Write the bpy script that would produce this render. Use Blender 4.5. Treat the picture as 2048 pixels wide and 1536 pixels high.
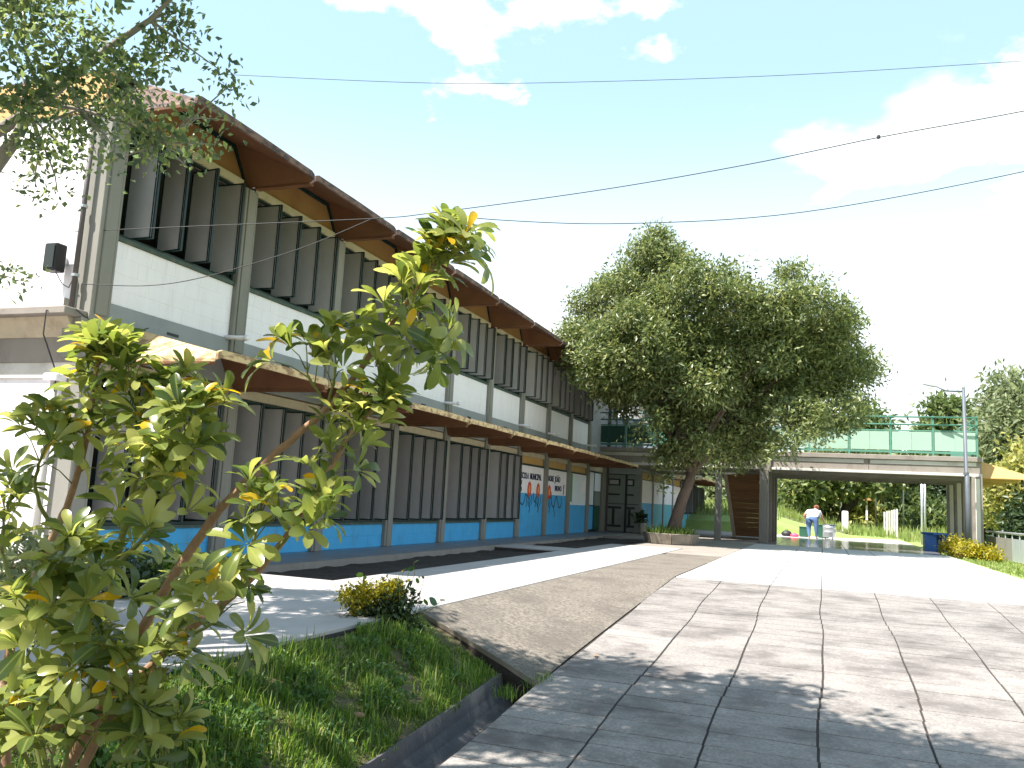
import bpy, bmesh, math, random
import numpy as np
from mathutils import Vector, Matrix, Euler, Quaternion

for o in list(bpy.data.objects):
    bpy.data.objects.remove(o, do_unlink=True)
SC = bpy.context.scene
COL = SC.collection
rnd = random.Random(7)
NR = np.random.default_rng(11)

# ------------------------------------------------------------------ camera
CAM = np.array([7.7096, -7.1387, 0.9875])
FPX = 1688.95                                   # focal length in photo pixels (2048 wide)
YAW, PIT, ROL = -0.356, 0.1359, 0.0524
_f = np.array([math.sin(YAW)*math.cos(PIT), math.cos(YAW)*math.cos(PIT), math.sin(PIT)])
_r0 = np.cross(_f, [0, 0, 1]); _r0 /= np.linalg.norm(_r0); _u0 = np.cross(_r0, _f)
_r = math.cos(ROL)*_r0 + math.sin(ROL)*_u0
_u = -math.sin(ROL)*_r0 + math.cos(ROL)*_u0
cd = bpy.data.cameras.new('camera'); cam = bpy.data.objects.new('camera', cd); COL.objects.link(cam)
m = Matrix(((_r[0], _u[0], -_f[0], CAM[0]), (_r[1], _u[1], -_f[1], CAM[1]), (_r[2], _u[2], -_f[2], CAM[2]), (0, 0, 0, 1)))
cam.matrix_world = m
cd.sensor_fit = 'HORIZONTAL'; cd.sensor_width = 36; cd.lens = 36*FPX/2048
cd.clip_start = 0.05; cd.clip_end = 3000
SC.camera = cam

# ------------------------------------------------------------------ sun and sky
SUN = Vector((-0.385, -0.45, 1.0)).normalized()          # towards the sun
sl = bpy.data.lights.new('sun', 'SUN'); sl.energy = 5.0; sl.angle = math.radians(0.5); sl.color = (1.0, 0.95, 0.87)
so = bpy.data.objects.new('sun', sl); COL.objects.link(so)
so.rotation_euler = (-SUN).to_track_quat('-Z', 'Y').to_euler(); so.location = (0, 0, 30)
w = bpy.data.worlds.new('World'); SC.world = w; w.use_nodes = True
N = w.node_tree.nodes; LK = w.node_tree.links; N.clear()
out = N.new('ShaderNodeOutputWorld'); bg = N.new('ShaderNodeBackground')
sky = N.new('ShaderNodeTexSky'); sky.sky_type = 'NISHITA'; sky.sun_disc = False
sky.sun_elevation = math.asin(SUN.z); sky.sun_rotation = math.atan2(SUN.x, SUN.y)
sky.altitude = 800; sky.air_density = 1.0; sky.dust_density = 1.6; sky.ozone_density = 1.0
bg.inputs['Strength'].default_value = 0.11
# scattered cumulus: noise over the direction, flattened so clouds lie in layers, denser haze cloud low down
tc = N.new('ShaderNodeTexCoord')
sep = N.new('ShaderNodeSeparateXYZ'); LK.new(tc.outputs['Generated'], sep.inputs[0])
den = N.new('ShaderNodeMath'); den.operation = 'ADD'; den.inputs[1].default_value = 0.22; LK.new(sep.outputs['Z'], den.inputs[0])
dx = N.new('ShaderNodeMath'); dx.operation = 'DIVIDE'; LK.new(sep.outputs['X'], dx.inputs[0]); LK.new(den.outputs[0], dx.inputs[1])
dy = N.new('ShaderNodeMath'); dy.operation = 'DIVIDE'; LK.new(sep.outputs['Y'], dy.inputs[0]); LK.new(den.outputs[0], dy.inputs[1])
cmb = N.new('ShaderNodeCombineXYZ'); LK.new(dx.outputs[0], cmb.inputs[0]); LK.new(dy.outputs[0], cmb.inputs[1])
nz = N.new('ShaderNodeTexNoise'); nz.noise_dimensions = '3D'; nz.inputs['Scale'].default_value = 1.55; nz.inputs['Detail'].default_value = 7; nz.inputs['Roughness'].default_value = 0.55
mpn = N.new('ShaderNodeMapping'); mpn.inputs['Location'].default_value = (7.3, 5.1, 0.0); LK.new(cmb.outputs[0], mpn.inputs[0]); LK.new(mpn.outputs[0], nz.inputs['Vector'])
rp = N.new('ShaderNodeMapRange'); rp.interpolation_type = 'SMOOTHSTEP'; rp.inputs[1].default_value = 0.60; rp.inputs[2].default_value = 0.70; LK.new(nz.outputs[0], rp.inputs[0])
lo = N.new('ShaderNodeMapRange'); lo.interpolation_type = 'SMOOTHSTEP'; lo.inputs[1].default_value = 0.47; lo.inputs[2].default_value = 0.14; lo.inputs[3].default_value = 0.0; lo.inputs[4].default_value = 0.85; LK.new(sep.outputs['Z'], lo.inputs[0])
veil = N.new('ShaderNodeMixRGB'); veil.inputs[0].default_value = .47; veil.inputs[2].default_value = (3.35, 4.95, 5.45, 1); LK.new(sky.outputs[0], veil.inputs[1])      # thin high cirrus veil
def dirplane(px, py):
    d = _f + _r*(px-1024)/FPX - _u*(py-768)/FPX; d = d/np.linalg.norm(d); return (d[0]/(d[2]+.22), d[1]/(d[2]+.22), 0)
nzd = N.new('ShaderNodeTexNoise'); nzd.inputs['Scale'].default_value = 8.0; nzd.inputs['Detail'].default_value = 9; nzd.inputs['Roughness'].default_value = .6; LK.new(cmb.outputs[0], nzd.inputs['Vector'])
blob = rp.outputs[0]
for px, py, rad in ((965, 75, .045), (945, 40, .035), (1080, 15, .036), (1130, 5, .03), (925, 178, .044), (980, 180, .034), (1038, 90, .015), (700, -10, .03), (850, -10, .03), (2000, 190, .05), (1960, 295, .045), (2030, 305, .05), (1825, 310, .02), (1285, 88, .006), (1320, 10, .02), (2060, 140, .06)):
    vd = N.new('ShaderNodeVectorMath'); vd.operation = 'DISTANCE'; LK.new(cmb.outputs[0], vd.inputs[0]); vd.inputs[1].default_value = dirplane(px, py)
    ad = N.new('ShaderNodeMath'); ad.operation = 'MULTIPLY_ADD'; ad.inputs[1].default_value = -.30; LK.new(nzd.outputs[0], ad.inputs[0]); LK.new(vd.outputs['Value'], ad.inputs[2])
    mr_ = N.new('ShaderNodeMapRange'); mr_.interpolation_type = 'SMOOTHSTEP'; mr_.inputs[1].default_value = rad-.125; mr_.inputs[2].default_value = rad-.168; mr_.inputs[3].default_value = 0.; mr_.inputs[4].default_value = .95; LK.new(ad.outputs[0], mr_.inputs[0])
    mm_ = N.new('ShaderNodeMath'); mm_.operation = 'MAXIMUM'; LK.new(blob, mm_.inputs[0]); LK.new(mr_.outputs[0], mm_.inputs[1]); blob = mm_.outputs[0]
mx_ = N.new('ShaderNodeMath'); mx_.operation = 'MAXIMUM'; LK.new(blob, mx_.inputs[0]); LK.new(lo.outputs[0], mx_.inputs[1])
mxc = N.new('ShaderNodeMixRGB'); mxc.inputs[2].default_value = (5.0, 5.2, 5.25, 1); LK.new(mx_.outputs[0], mxc.inputs[0]); LK.new(veil.outputs[0], mxc.inputs[1])
LK.new(mxc.outputs[0], bg.inputs['Color']); LK.new(bg.outputs[0], out.inputs[0])
SC.view_settings.view_transform = 'Standard'; SC.view_settings.look = 'None'
SC.view_settings.exposure = 1.42; SC.view_settings.gamma = 1.0; SC.view_settings.use_curve_mapping = False
SC.render.engine = 'CYCLES'
SC.cycles.use_denoising = True
SC.cycles.max_bounces = 6; SC.cycles.transparent_max_bounces = 8

# ------------------------------------------------------------------ measuring helpers (photo pixel -> place)
def ray(px, py): return _f + _r*(px-1024)/FPX - _u*(py-768)/FPX
def on_x(px, py, x): d = ray(px, py); return Vector(CAM + d*((x-CAM[0])/d[0]))
def on_y(px, py, y): d = ray(px, py); return Vector(CAM + d*((y-CAM[1])/d[1]))
def on_z(px, py, z): d = ray(px, py); return Vector(CAM + d*((z-CAM[2])/d[2]))
def at(px, py, dep): return Vector(CAM + ray(px, py)*dep)
def proj(p):
    d = np.array(p) - CAM; z = d @ _f
    return (1024+FPX*(d @ _r)/z, 768-FPX*(d @ _u)/z, z)

# ------------------------------------------------------------------ materials
def nodes_of(name):
    m = bpy.data.materials.new(name); m.use_nodes = True
    n = m.node_tree.nodes; l = m.node_tree.links
    return m, n, l, n['Principled BSDF']

def mat(name, col, rough=0.7, var=0.12, scale=3.0, stain=None, stain_amt=0.0, stain_scale=1.2, stretch=(1, 1, 1), bump=0.0, bump_scale=40, metal=0.0, obj_var=0.0, spec=0.4, lo=0.5, hi=0.72, coat=0.0):
    m, n, l, b = nodes_of(name)
    tc = n.new('ShaderNodeTexCoord'); mp = n.new('ShaderNodeMapping'); mp.inputs['Scale'].default_value = stretch
    geo = n.new('ShaderNodeNewGeometry'); l.new(geo.outputs['Position'], mp.inputs[0])
    nz = n.new('ShaderNodeTexNoise'); nz.inputs['Scale'].default_value = scale; nz.inputs['Detail'].default_value = 6; nz.inputs['Roughness'].default_value = 0.62
    l.new(mp.outputs[0], nz.inputs['Vector'])
    mr = n.new('ShaderNodeMapRange'); mr.inputs[1].default_value = 0.25; mr.inputs[2].default_value = 0.75; mr.inputs[3].default_value = 1-var; mr.inputs[4].default_value = 1+var
    l.new(nz.outputs[0], mr.inputs[0])
    mul = n.new('ShaderNodeMixRGB'); mul.blend_type = 'MULTIPLY'; mul.inputs[0].default_value = 1.0; mul.inputs[1].default_value = (*col, 1)
    l.new(mr.outputs[0], mul.inputs[2]); last = mul.outputs[0]
    if obj_var:
        oi = n.new('ShaderNodeObjectInfo'); m2 = n.new('ShaderNodeMapRange'); m2.inputs[3].default_value = 1-obj_var; m2.inputs[4].default_value = 1+obj_var
        l.new(oi.outputs['Random'], m2.inputs[0]); mm = n.new('ShaderNodeMixRGB'); mm.blend_type = 'MULTIPLY'; mm.inputs[0].default_value = 1
        l.new(last, mm.inputs[1]); l.new(m2.outputs[0], mm.inputs[2]); last = mm.outputs[0]
    if stain is not None:
        nz2 = n.new('ShaderNodeTexNoise'); nz2.inputs['Scale'].default_value = stain_scale; nz2.inputs['Detail'].default_value = 8; nz2.inputs['Roughness'].default_value = 0.68
        l.new(mp.outputs[0], nz2.inputs['Vector'])
        r2 = n.new('ShaderNodeMapRange'); r2.interpolation_type = 'SMOOTHSTEP'; r2.inputs[1].default_value = lo; r2.inputs[2].default_value = hi; r2.inputs[4].default_value = stain_amt
        l.new(nz2.outputs[0], r2.inputs[0])
        ms = n.new('ShaderNodeMixRGB'); ms.inputs[2].default_value = (*stain, 1); l.new(r2.outputs[0], ms.inputs[0]); l.new(last, ms.inputs[1]); last = ms.outputs[0]
    l.new(last, b.inputs['Base Color'])
    b.inputs['Roughness'].default_value = rough; b.inputs['Metallic'].default_value = metal
    b.inputs['Specular IOR Level'].default_value = spec; b.inputs['Coat Weight'].default_value = coat
    if bump:
        nb = n.new('ShaderNodeTexNoise'); nb.inputs['Scale'].default_value = bump_scale; nb.inputs['Detail'].default_value = 5; l.new(mp.outputs[0], nb.inputs['Vector'])
        bp = n.new('ShaderNodeBump'); bp.inputs['Strength'].default_value = bump; bp.inputs['Distance'].default_value = 0.01; l.new(nb.outputs[0], bp.inputs['Height']); l.new(bp.outputs[0], b.inputs['Normal'])
    return m

def leafmat(name, cols, trans=0.35, rough=0.45, spec=0.4):
    m, n, l, b = nodes_of(name)
    geo = n.new('ShaderNodeNewGeometry'); cr = n.new('ShaderNodeValToRGB')
    e = cr.color_ramp.elements
    while len(e) > 1: e.remove(e[-1])
    e[0].position = 0; e[0].color = (*cols[0][1], 1)
    for p, c in cols[1:]:
        q = e.new(p); q.color = (*c, 1)
    l.new(geo.outputs['Random Per Island'], cr.inputs[0])
    l.new(cr.outputs[0], b.inputs['Base Color']); b.inputs['Roughness'].default_value = rough; b.inputs['Specular IOR Level'].default_value = spec
    t = n.new('ShaderNodeBsdfTranslucent'); hs = n.new('ShaderNodeHueSaturation'); hs.inputs['Saturation'].default_value = 1.1; hs.inputs['Value'].default_value = 1.7; hs.inputs['Hue'].default_value = 0.485
    l.new(cr.outputs[0], hs.inputs['Color']); l.new(hs.outputs[0], t.inputs[0])
    mx = n.new('ShaderNodeMixShader'); mx.inputs[0].default_value = trans
    l.new(b.outputs[0], mx.inputs[1]); l.new(t.outputs[0], mx.inputs[2])
    l.new(mx.outputs[0], n['Material Output'].inputs[0])
    return m

def objleafmat(name, cols, trans=0.35, rough=0.3):
    """leaf material whose hue varies from one leaf object to the next"""
    m = leafmat(name, cols, trans, rough, 0.5); n = m.node_tree.nodes; l = m.node_tree.links
    oi = n.new('ShaderNodeObjectInfo'); cr = [x for x in n if x.type == 'VALTORGB'][0]
    for k in list(cr.inputs[0].links): l.remove(k)
    l.new(oi.outputs['Random'], cr.inputs[0])
    return m

M = {}
M['white'] = mat('white_paint', (.86, .81, .85), .6, .04, 2.0, (.50, .49, .45), .45, 2.2, (3, 3, .35), .15, 60, lo=.52, hi=.8)
M['column'] = mat('grey_painted_concrete', (.23, .22, .195), .8, .10, 2.5, (.16, .15, .13), .5, 1.3, (1, 1, .35), .25, 35)
M['beam'] = mat('slate_painted_beam', (.29, .30, .31), .8, .08, 2.5, (.17, .17, .17), .35, 1.6, bump=.2)
M['lintel'] = mat('beige_concrete', (.50, .42, .32), .85, .12, 5, (.25, .18, .12), .5, 2.2, bump=.25)
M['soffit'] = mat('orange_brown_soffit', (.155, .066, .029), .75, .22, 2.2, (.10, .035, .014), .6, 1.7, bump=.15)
M['rooftop'] = mat('weathered_roof_edge', (.20, .125, .10), .9, .3, 14, (.055, .04, .04), .9, 7, (1, 1, 2), .5, 30, lo=.40, hi=.58)
M['canopytop'] = mat('pale_ochre_canopy', (.62, .46, .25), .85, .14, 5, (.20, .115, .06), .85, 5, (1, 1, 2), .3, 30, lo=.44, hi=.60)  # pale ochre with darker brown blotches
M['ochre'] = mat('ochre_panel', (.50, .30, .11), .7, .1, 3, (.42, .25, .10), .4, 1.4, bump=.1)
M['closure'] = mat('orange_brown_closure', (.28, .145, .05), .75, .12, 3, (.18, .08, .03), .5, 1.6)
M['green_frame'] = mat('dark_green_steel', (.006, .024, .023), .45, .25, 8, (.05, .04, .03), .3, 5)
M['green_sill'] = mat('green_sill', (.055, .085, .07), .7, .2, 8, (.2, .18, .14), .5, 5)
M['pane'] = mat('grey_louvre_board', (.42, .395, .395), .6, .05, 3, (.31, .285, .285), .35, 2.2, obj_var=.10)
M['blue'] = mat('sky_blue_paint', (.06, .38, .70), .6, .08, 3, (.07, .24, .40), .6, 2.6, (1, 1, .6), .15, 60)
M['bluegreen'] = mat('pale_blue_green_paint', (.11, .40, .48), .6, .06, 3, (.1, .3, .36), .3, 2.0)
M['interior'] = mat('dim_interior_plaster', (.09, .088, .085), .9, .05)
M['concrete'] = mat('raw_concrete', (.25, .22, .195), .85, .14, 2.2, (.13, .10, .085), .65, 1.6, (1, 1, .6), .35, 30)
M['darkened'] = mat('darkened_concrete', (.23, .20, .16), .9, .2, 4, (.08, .07, .05), .7, 2.5, bump=.4)  # dark concrete; on the planter it carries the tree's shade as colour
M['concrete_pale'] = mat('pale_concrete', (.56, .53, .49), .85, .1, 2.2, (.30, .26, .23), .5, 1.4, bump=.3)
M['path'] = mat('pale_path_concrete', (.37, .345, .335), .85, .10, 2.0, (.25, .235, .225), .55, 1.3, bump=.25, bump_scale=60, obj_var=.05)
M['tile'] = mat('walkway_tile', (.20, .215, .24), .42, .1, 4, (.13, .13, .14), .5, 2, bump=.08, obj_var=.08)
M['agg'] = mat('exposed_aggregate', (.165, .142, .118), .95, .8, 30, (.10, .085, .072), .75, 1.5, bump=.9, bump_scale=130, lo=.42, hi=.68)
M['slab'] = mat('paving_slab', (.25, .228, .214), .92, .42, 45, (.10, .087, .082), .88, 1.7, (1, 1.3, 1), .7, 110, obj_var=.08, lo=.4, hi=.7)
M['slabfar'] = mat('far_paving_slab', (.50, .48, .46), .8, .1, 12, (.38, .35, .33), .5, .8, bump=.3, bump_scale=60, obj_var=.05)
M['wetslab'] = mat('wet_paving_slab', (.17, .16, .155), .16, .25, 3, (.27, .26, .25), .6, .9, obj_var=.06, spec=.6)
M['joint'] = mat('dark_joint_sand', (.04, .033, .03), .95, .3, 30)
M['soil'] = mat('dark_soil', (.032, .025, .022), .98, .4, 12, (.07, .05, .038), .5, 3, bump=.9, bump_scale=35)
M['lawn'] = mat('lawn_earth', (.085, .072, .038), .98, .35, 6, (.10, .075, .045), .6, 1.5, bump=.8, bump_scale=25)
M['field'] = mat('sunny_field', (.20, .27, .075), .98, .3, .8, (.26, .26, .10), .6, .35, bump=.6, bump_scale=12)
M['gutter'] = mat('shaded_dark_concrete', (.075, .07, .075), .75, .2, 6, (.24, .21, .19), .6, 2.0, bump=.35, lo=.5, hi=.66)  # shade over the channel is put into this dark base colour
M['bark'] = mat('tree_bark', (.085, .062, .047), .95, .35, 9, (.20, .155, .12), .4, 4, (1, 1, .4), 1.0, 24)
M['barkpale'] = mat('pale_grey_bark', (.27, .24, .21), .95, .3, 12, (.14, .12, .10), .5, 6, bump=.6)
M['barkdark'] = mat('dark_bark', (.045, .037, .03), .95, .3, 9, bump=.8)
M['twig'] = mat('brown_stem', (.30, .175, .10), .8, .25, 25, (.38, .31, .19), .6, 9, bump=.5, bump_scale=60)
M['twiggreen'] = mat('green_stem', (.17, .19, .045), .7, .2, 20, (.25, .18, .09), .6, 8)
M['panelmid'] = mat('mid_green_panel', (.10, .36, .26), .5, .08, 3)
M['panelshade'] = mat('shaded_green_panel', (.014, .06, .045), .5, .1, 3)  # the building's shadow on the left panels, put into the green
M['panel'] = mat('pale_green_panel', (.30, .43, .345), .5, .06, 3, (.23, .35, .28), .4, 1.5)
M['rail_green'] = mat('light_green_steel', (.085, .225, .17), .5, .1, 5, (.12, .26, .2), .4, 3)
M['wood'] = mat('brown_boarding', (.24, .125, .06), .75, .25, 5, (.10, .05, .028), .6, 2.2, (.35, 1, 6), .3, 20, obj_var=.12)
M['black'] = mat('black_plastic', (.02, .02, .022), .5, .1)
M['steel'] = mat('galvanised_steel', (.50, .52, .54), .42, .08, 6, (.34, .34, .34), .4, 3, metal=.6)
M['poledark'] = mat('grey_lamp_post', (.10, .115, .135), .5, .12, 8, (.06, .06, .07), .5, 2.5, (1, 1, .3))
M['pipebrown'] = mat('brown_drainpipe', (.10, .085, .085), .6, .15, 6)
M['cable'] = mat('black_cable', (.03, .03, .03), .6, .05)
M['door'] = mat('grey_green_door', (.20, .225, .205), .6, .06, 4, (.14, .15, .14), .3, 3)
M['doordark'] = mat('dark_door_band', (.02, .028, .026), .6, .1)
M['ink'] = mat('navy_mural_paint', (.012, .018, .07), .7, .05)
M['red'] = mat('red_mural_paint', (.62, .07, .025), .7, .12, 14)
M['orange'] = mat('orange_mural_paint', (.85, .30, .09), .7, .1, 14)
M['paper'] = mat('white_paper', (.72, .76, .80), .75, .04)
M['papergreen'] = mat('green_poster', (.10, .28, .16), .7, .3, 12)
M['bluetable'] = mat('blue_painted_table', (.03, .13, .42), .5, .12, 5, (.03, .08, .22), .4, 3)
M['greentable'] = mat('green_painted_bench', (.02, .085, .05), .55, .12, 5)
M['pot'] = mat('cement_pot', (.36, .33, .27), .85, .12, 8)
M['pink'] = mat('pink_bag', (.85, .07, .16), .5, .1)
M['shirt'] = mat('white_shirt', (.78, .76, .76), .85, .05)
M['jeans'] = mat('blue_jeans', (.10, .17, .33), .85, .2, 18)
M['skin'] = mat('skin', (.45, .25, .16), .55, .06)
M['hair'] = mat('auburn_hair', (.20, .075, .035), .6, .2, 30)
M['tin'] = mat('dull_metal_panel', (.47, .52, .52), .45, .1, 3, (.33, .36, .35), .6, 1.8, (1, 3, .4), metal=.35)
M['dryleaf'] = mat('dry_leaf', (.36, .22, .12), .85, .25, 20)
M['stone'] = mat('reddish_stone', (.34, .18, .12), .9, .2, 12, bump=.4)
LEAF = {
 'main': leafmat('tree_leaf', [(0, (.058, .088, .030)), (.35, (.105, .142, .046)), (.7, (.165, .20, .068)), (.93, (.24, .262, .092)), (1, (.31, .31, .13))], .34, .38, .55),
 'small': leafmat('small_leaf', [(0, (.06, .10, .06)), (.5, (.125, .18, .075)), (.9, (.20, .26, .09)), (1, (.29, .32, .11))], .52, .35, .6),
 'far': leafmat('far_leaf', [(0, (.06, .095, .038)), (.5, (.105, .15, .05)), (1, (.17, .21, .07))], .35, .5),
 'farlight': leafmat('far_pale_leaf', [(0, (.11, .14, .07)), (.5, (.17, .205, .10)), (1, (.24, .265, .14))], .4, .5),
 'yellow': leafmat('yellow_leaf', [(0, (.11, .13, .012)), (.4, (.27, .25, .018)), (1, (.42, .34, .025))], .35, .5),
 'gold': leafmat('gold_green_leaf', [(0, (.17, .19, .05)), (.5, (.29, .30, .085)), (1, (.44, .41, .14))], .4, .5),
 'weed': leafmat('weed_leaf', [(0, (.03, .075, .018)), (.5, (.06, .13, .028)), (1, (.11, .19, .045))], .35, .5),
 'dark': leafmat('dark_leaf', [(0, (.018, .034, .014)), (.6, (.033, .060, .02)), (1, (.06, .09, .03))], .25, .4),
 'grass': leafmat('grass_blade', [(0, (.04, .09, .014)), (.4, (.09, .17, .026)), (.75, (.17, .26, .045)), (.92, (.25, .32, .08)), (1, (.40, .36, .17))], .40, .5),
 'fieldgrass': leafmat('field_grass', [(0, (.14, .20, .05)), (.6, (.22, .28, .08)), (1, (.32, .31, .13))], .4, .6),
}
LEAF['um'] = objleafmat('umbrella_leaf', [(0, (.055, .09, .026)), (.25, (.125, .17, .040)), (.6, (.225, .265, .068)), (.94, (.38, .39, .12)), (.955, (.38, .39, .12)), (.97, (.56, .36, .02)), (1, (.62, .42, .03))], .52, .25)
LEAF['um2'] = leafmat('umbrella_leaf_mass', [(0, (.055, .09, .026)), (.25, (.125, .17, .040)), (.6, (.225, .265, .068)), (.955, (.38, .39, .12)), (.965, (.56, .36, .02)), (1, (.62, .42, .03))], .52, .25, .5)

# ------------------------------------------------------------------ building helpers
WP = {}
def _w(p): return WP.get(p.name, Vector((0, 0, 0))) if p is not None else Vector((0, 0, 0))
def tag(o, label=None, cat=None, group=None, kind=None):
    if label: o['label'] = label
    if cat: o['category'] = cat
    if group: o['group'] = group
    if kind: o['kind'] = kind
    return o
def empty(name, loc, label=None, cat=None, group=None):
    o = bpy.data.objects.new(name, None); COL.objects.link(o); o.location = loc; o.empty_display_size = .2
    WP[o.name] = Vector(loc); return tag(o, label, cat, group)
def put(name, me, parent=None, loc=(0, 0, 0), rot=None):
    """link a mesh as an object; loc is where the mesh's own origin stands in the world"""
    o = bpy.data.objects.new(name, me); COL.objects.link(o); o.parent = parent
    o.location = Vector(loc) - _w(parent); WP[o.name] = Vector(loc)
    if rot is not None: o.rotation_euler = rot
    return o

class MB:
    def __init__(s): s.v = []; s.f = []; s.mi = []
    def quad(s, a, b, c, d, mi=0):
        i = len(s.v); s.v += [tuple(a), tuple(b), tuple(c), tuple(d)]; s.f.append((i, i+1, i+2, i+3)); s.mi.append(mi); return s
    def poly(s, pts, mi=0):
        i = len(s.v); s.v += [tuple(p) for p in pts]; s.f.append(tuple(range(i, i+len(pts)))); s.mi.append(mi); return s
    def hexa(s, p, mi=0):      # p: 4 bottom (ccw from above), 4 top
        i = len(s.v); s.v += [tuple(q) for q in p]
        for f in ((3, 2, 1, 0), (4, 5, 6, 7), (0, 1, 5, 4), (1, 2, 6, 5), (2, 3, 7, 6), (3, 0, 4, 7)):
            s.f.append(tuple(i+k for k in f)); s.mi.append(mi)
        return s
    def box(s, x0, x1, y0, y1, z0, z1, mi=0):
        if x0 > x1: x0, x1 = x1, x0
        if y0 > y1: y0, y1 = y1, y0
        if z0 > z1: z0, z1 = z1, z0
        return s.hexa([(x0, y0, z0), (x1, y0, z0), (x1, y1, z0), (x0, y1, z0), (x0, y0, z1), (x1, y0, z1), (x1, y1, z1), (x0, y1, z1)], mi)
    def prism(s, pts, d, mi=0):  # polygon extruded by vector d
        n = len(pts); i = len(s.v); d = Vector(d)
        s.v += [tuple(p) for p in pts] + [tuple(Vector(p)+d) for p in pts]
        s.f.append(tuple(range(i+n-1, i-1, -1))); s.mi.append(mi); s.f.append(tuple(range(i+n, i+2*n))); s.mi.append(mi)
        for k in range(n):
            s.f.append((i+k, i+(k+1) % n, i+n+(k+1) % n, i+n+k)); s.mi.append(mi)
        return s
    def tube(s, pts, rad, seg=6, mi=0, cap=True):
        pts = [Vector(p) for p in pts]; n = len(pts)
        if not hasattr(rad, '__len__'): rad = [rad]*n
        i0 = len(s.v); prev = None
        for k, p in enumerate(pts):
            t = (pts[min(k+1, n-1)] - pts[max(k-1, 0)])
            t = t.normalized() if t.length > 1e-9 else Vector((0, 0, 1))
            if prev is None:
                a = Vector((0, 0, 1)) if abs(t.z) < .9 else Vector((1, 0, 0)); x = t.cross(a).normalized()
            else:
                x = (prev - t*prev.dot(t)); x = x.normalized() if x.length > 1e-6 else t.orthogonal().normalized()
            prev = x; y = t.cross(x)
            for j in range(seg):
                an = 2*math.pi*j/seg; s.v.append(tuple(p + (x*math.cos(an)+y*math.sin(an))*rad[k]))
        for k in range(n-1):
            for j in range(seg):
                a = i0+k*seg+j; b = i0+k*seg+(j+1) % seg; s.f.append((a, b, b+seg, a+seg)); s.mi.append(mi)
        if cap:
            s.f.append(tuple(i0+j for j in range(seg-1, -1, -1))); s.mi.append(mi)
            s.f.append(tuple(i0+(n-1)*seg+j for j in range(seg))); s.mi.append(mi)
        return s
    def lathe(s, prof, c=(0, 0, 0), seg=20, mi=0):
        i0 = len(s.v); c = Vector(c)
        for r, z in prof:
            for j in range(seg):
                an = 2*math.pi*j/seg; s.v.append((c.x+r*math.cos(an), c.y+r*math.sin(an), c.z+z))
        for k in range(len(prof)-1):
            for j in range(seg):
                a = i0+k*seg+j; b = i0+k*seg+(j+1) % seg; s.f.append((a, b, b+seg, a+seg)); s.mi.append(mi)
        s.f.append(tuple(i0+j for j in range(seg-1, -1, -1))); s.mi.append(mi)
        s.f.append(tuple(i0+(len(prof)-1)*seg+j for j in range(seg))); s.mi.append(mi)
        return s
    def mesh(s, name, mats, smooth=False, bevel=0.0):
        me = bpy.data.meshes.new(name); me.from_pydata(s.v, [], s.f)
        for q in (mats if isinstance(mats, (list, tuple)) else [mats]): me.materials.append(q)
        me.polygons.foreach_set('material_index', s.mi)
        if bevel:
            b = bmesh.new(); b.from_mesh(me); bmesh.ops.bevel(b, geom=b.edges[:], offset=bevel, segments=1, affect='EDGES', profile=.5); b.to_mesh(me); b.free()
        if smooth: me.polygons.foreach_set('use_smooth', [True]*len(me.polygons))
        me.update(); return me
    def build(s, name, mats, parent=None, smooth=False, bevel=0.0, origin=(0, 0, 0)):
        return put(name, s.mesh(name, mats, smooth, bevel), parent, origin)

def fast_mesh(name, V, F, material, smooth=False):
    """V (n,3) array; F (m,k) array of constant polygon size"""
    V = np.asarray(V, dtype=np.float32); F = np.asarray(F, dtype=np.int32); m_, k_ = F.shape
    me = bpy.data.meshes.new(name); me.vertices.add(len(V)); me.vertices.foreach_set('co', V.ravel())
    me.loops.add(m_*k_); me.loops.foreach_set('vertex_index', F.ravel())
    me.polygons.add(m_); me.polygons.foreach_set('loop_start', np.arange(0, m_*k_, k_, dtype=np.int32)); me.polygons.foreach_set('loop_total', np.full(m_, k_, dtype=np.int32))
    if smooth: me.polygons.foreach_set('use_smooth', np.ones(m_, dtype=bool))
    me.materials.append(material); me.update(calc_edges=True); return me

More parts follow.
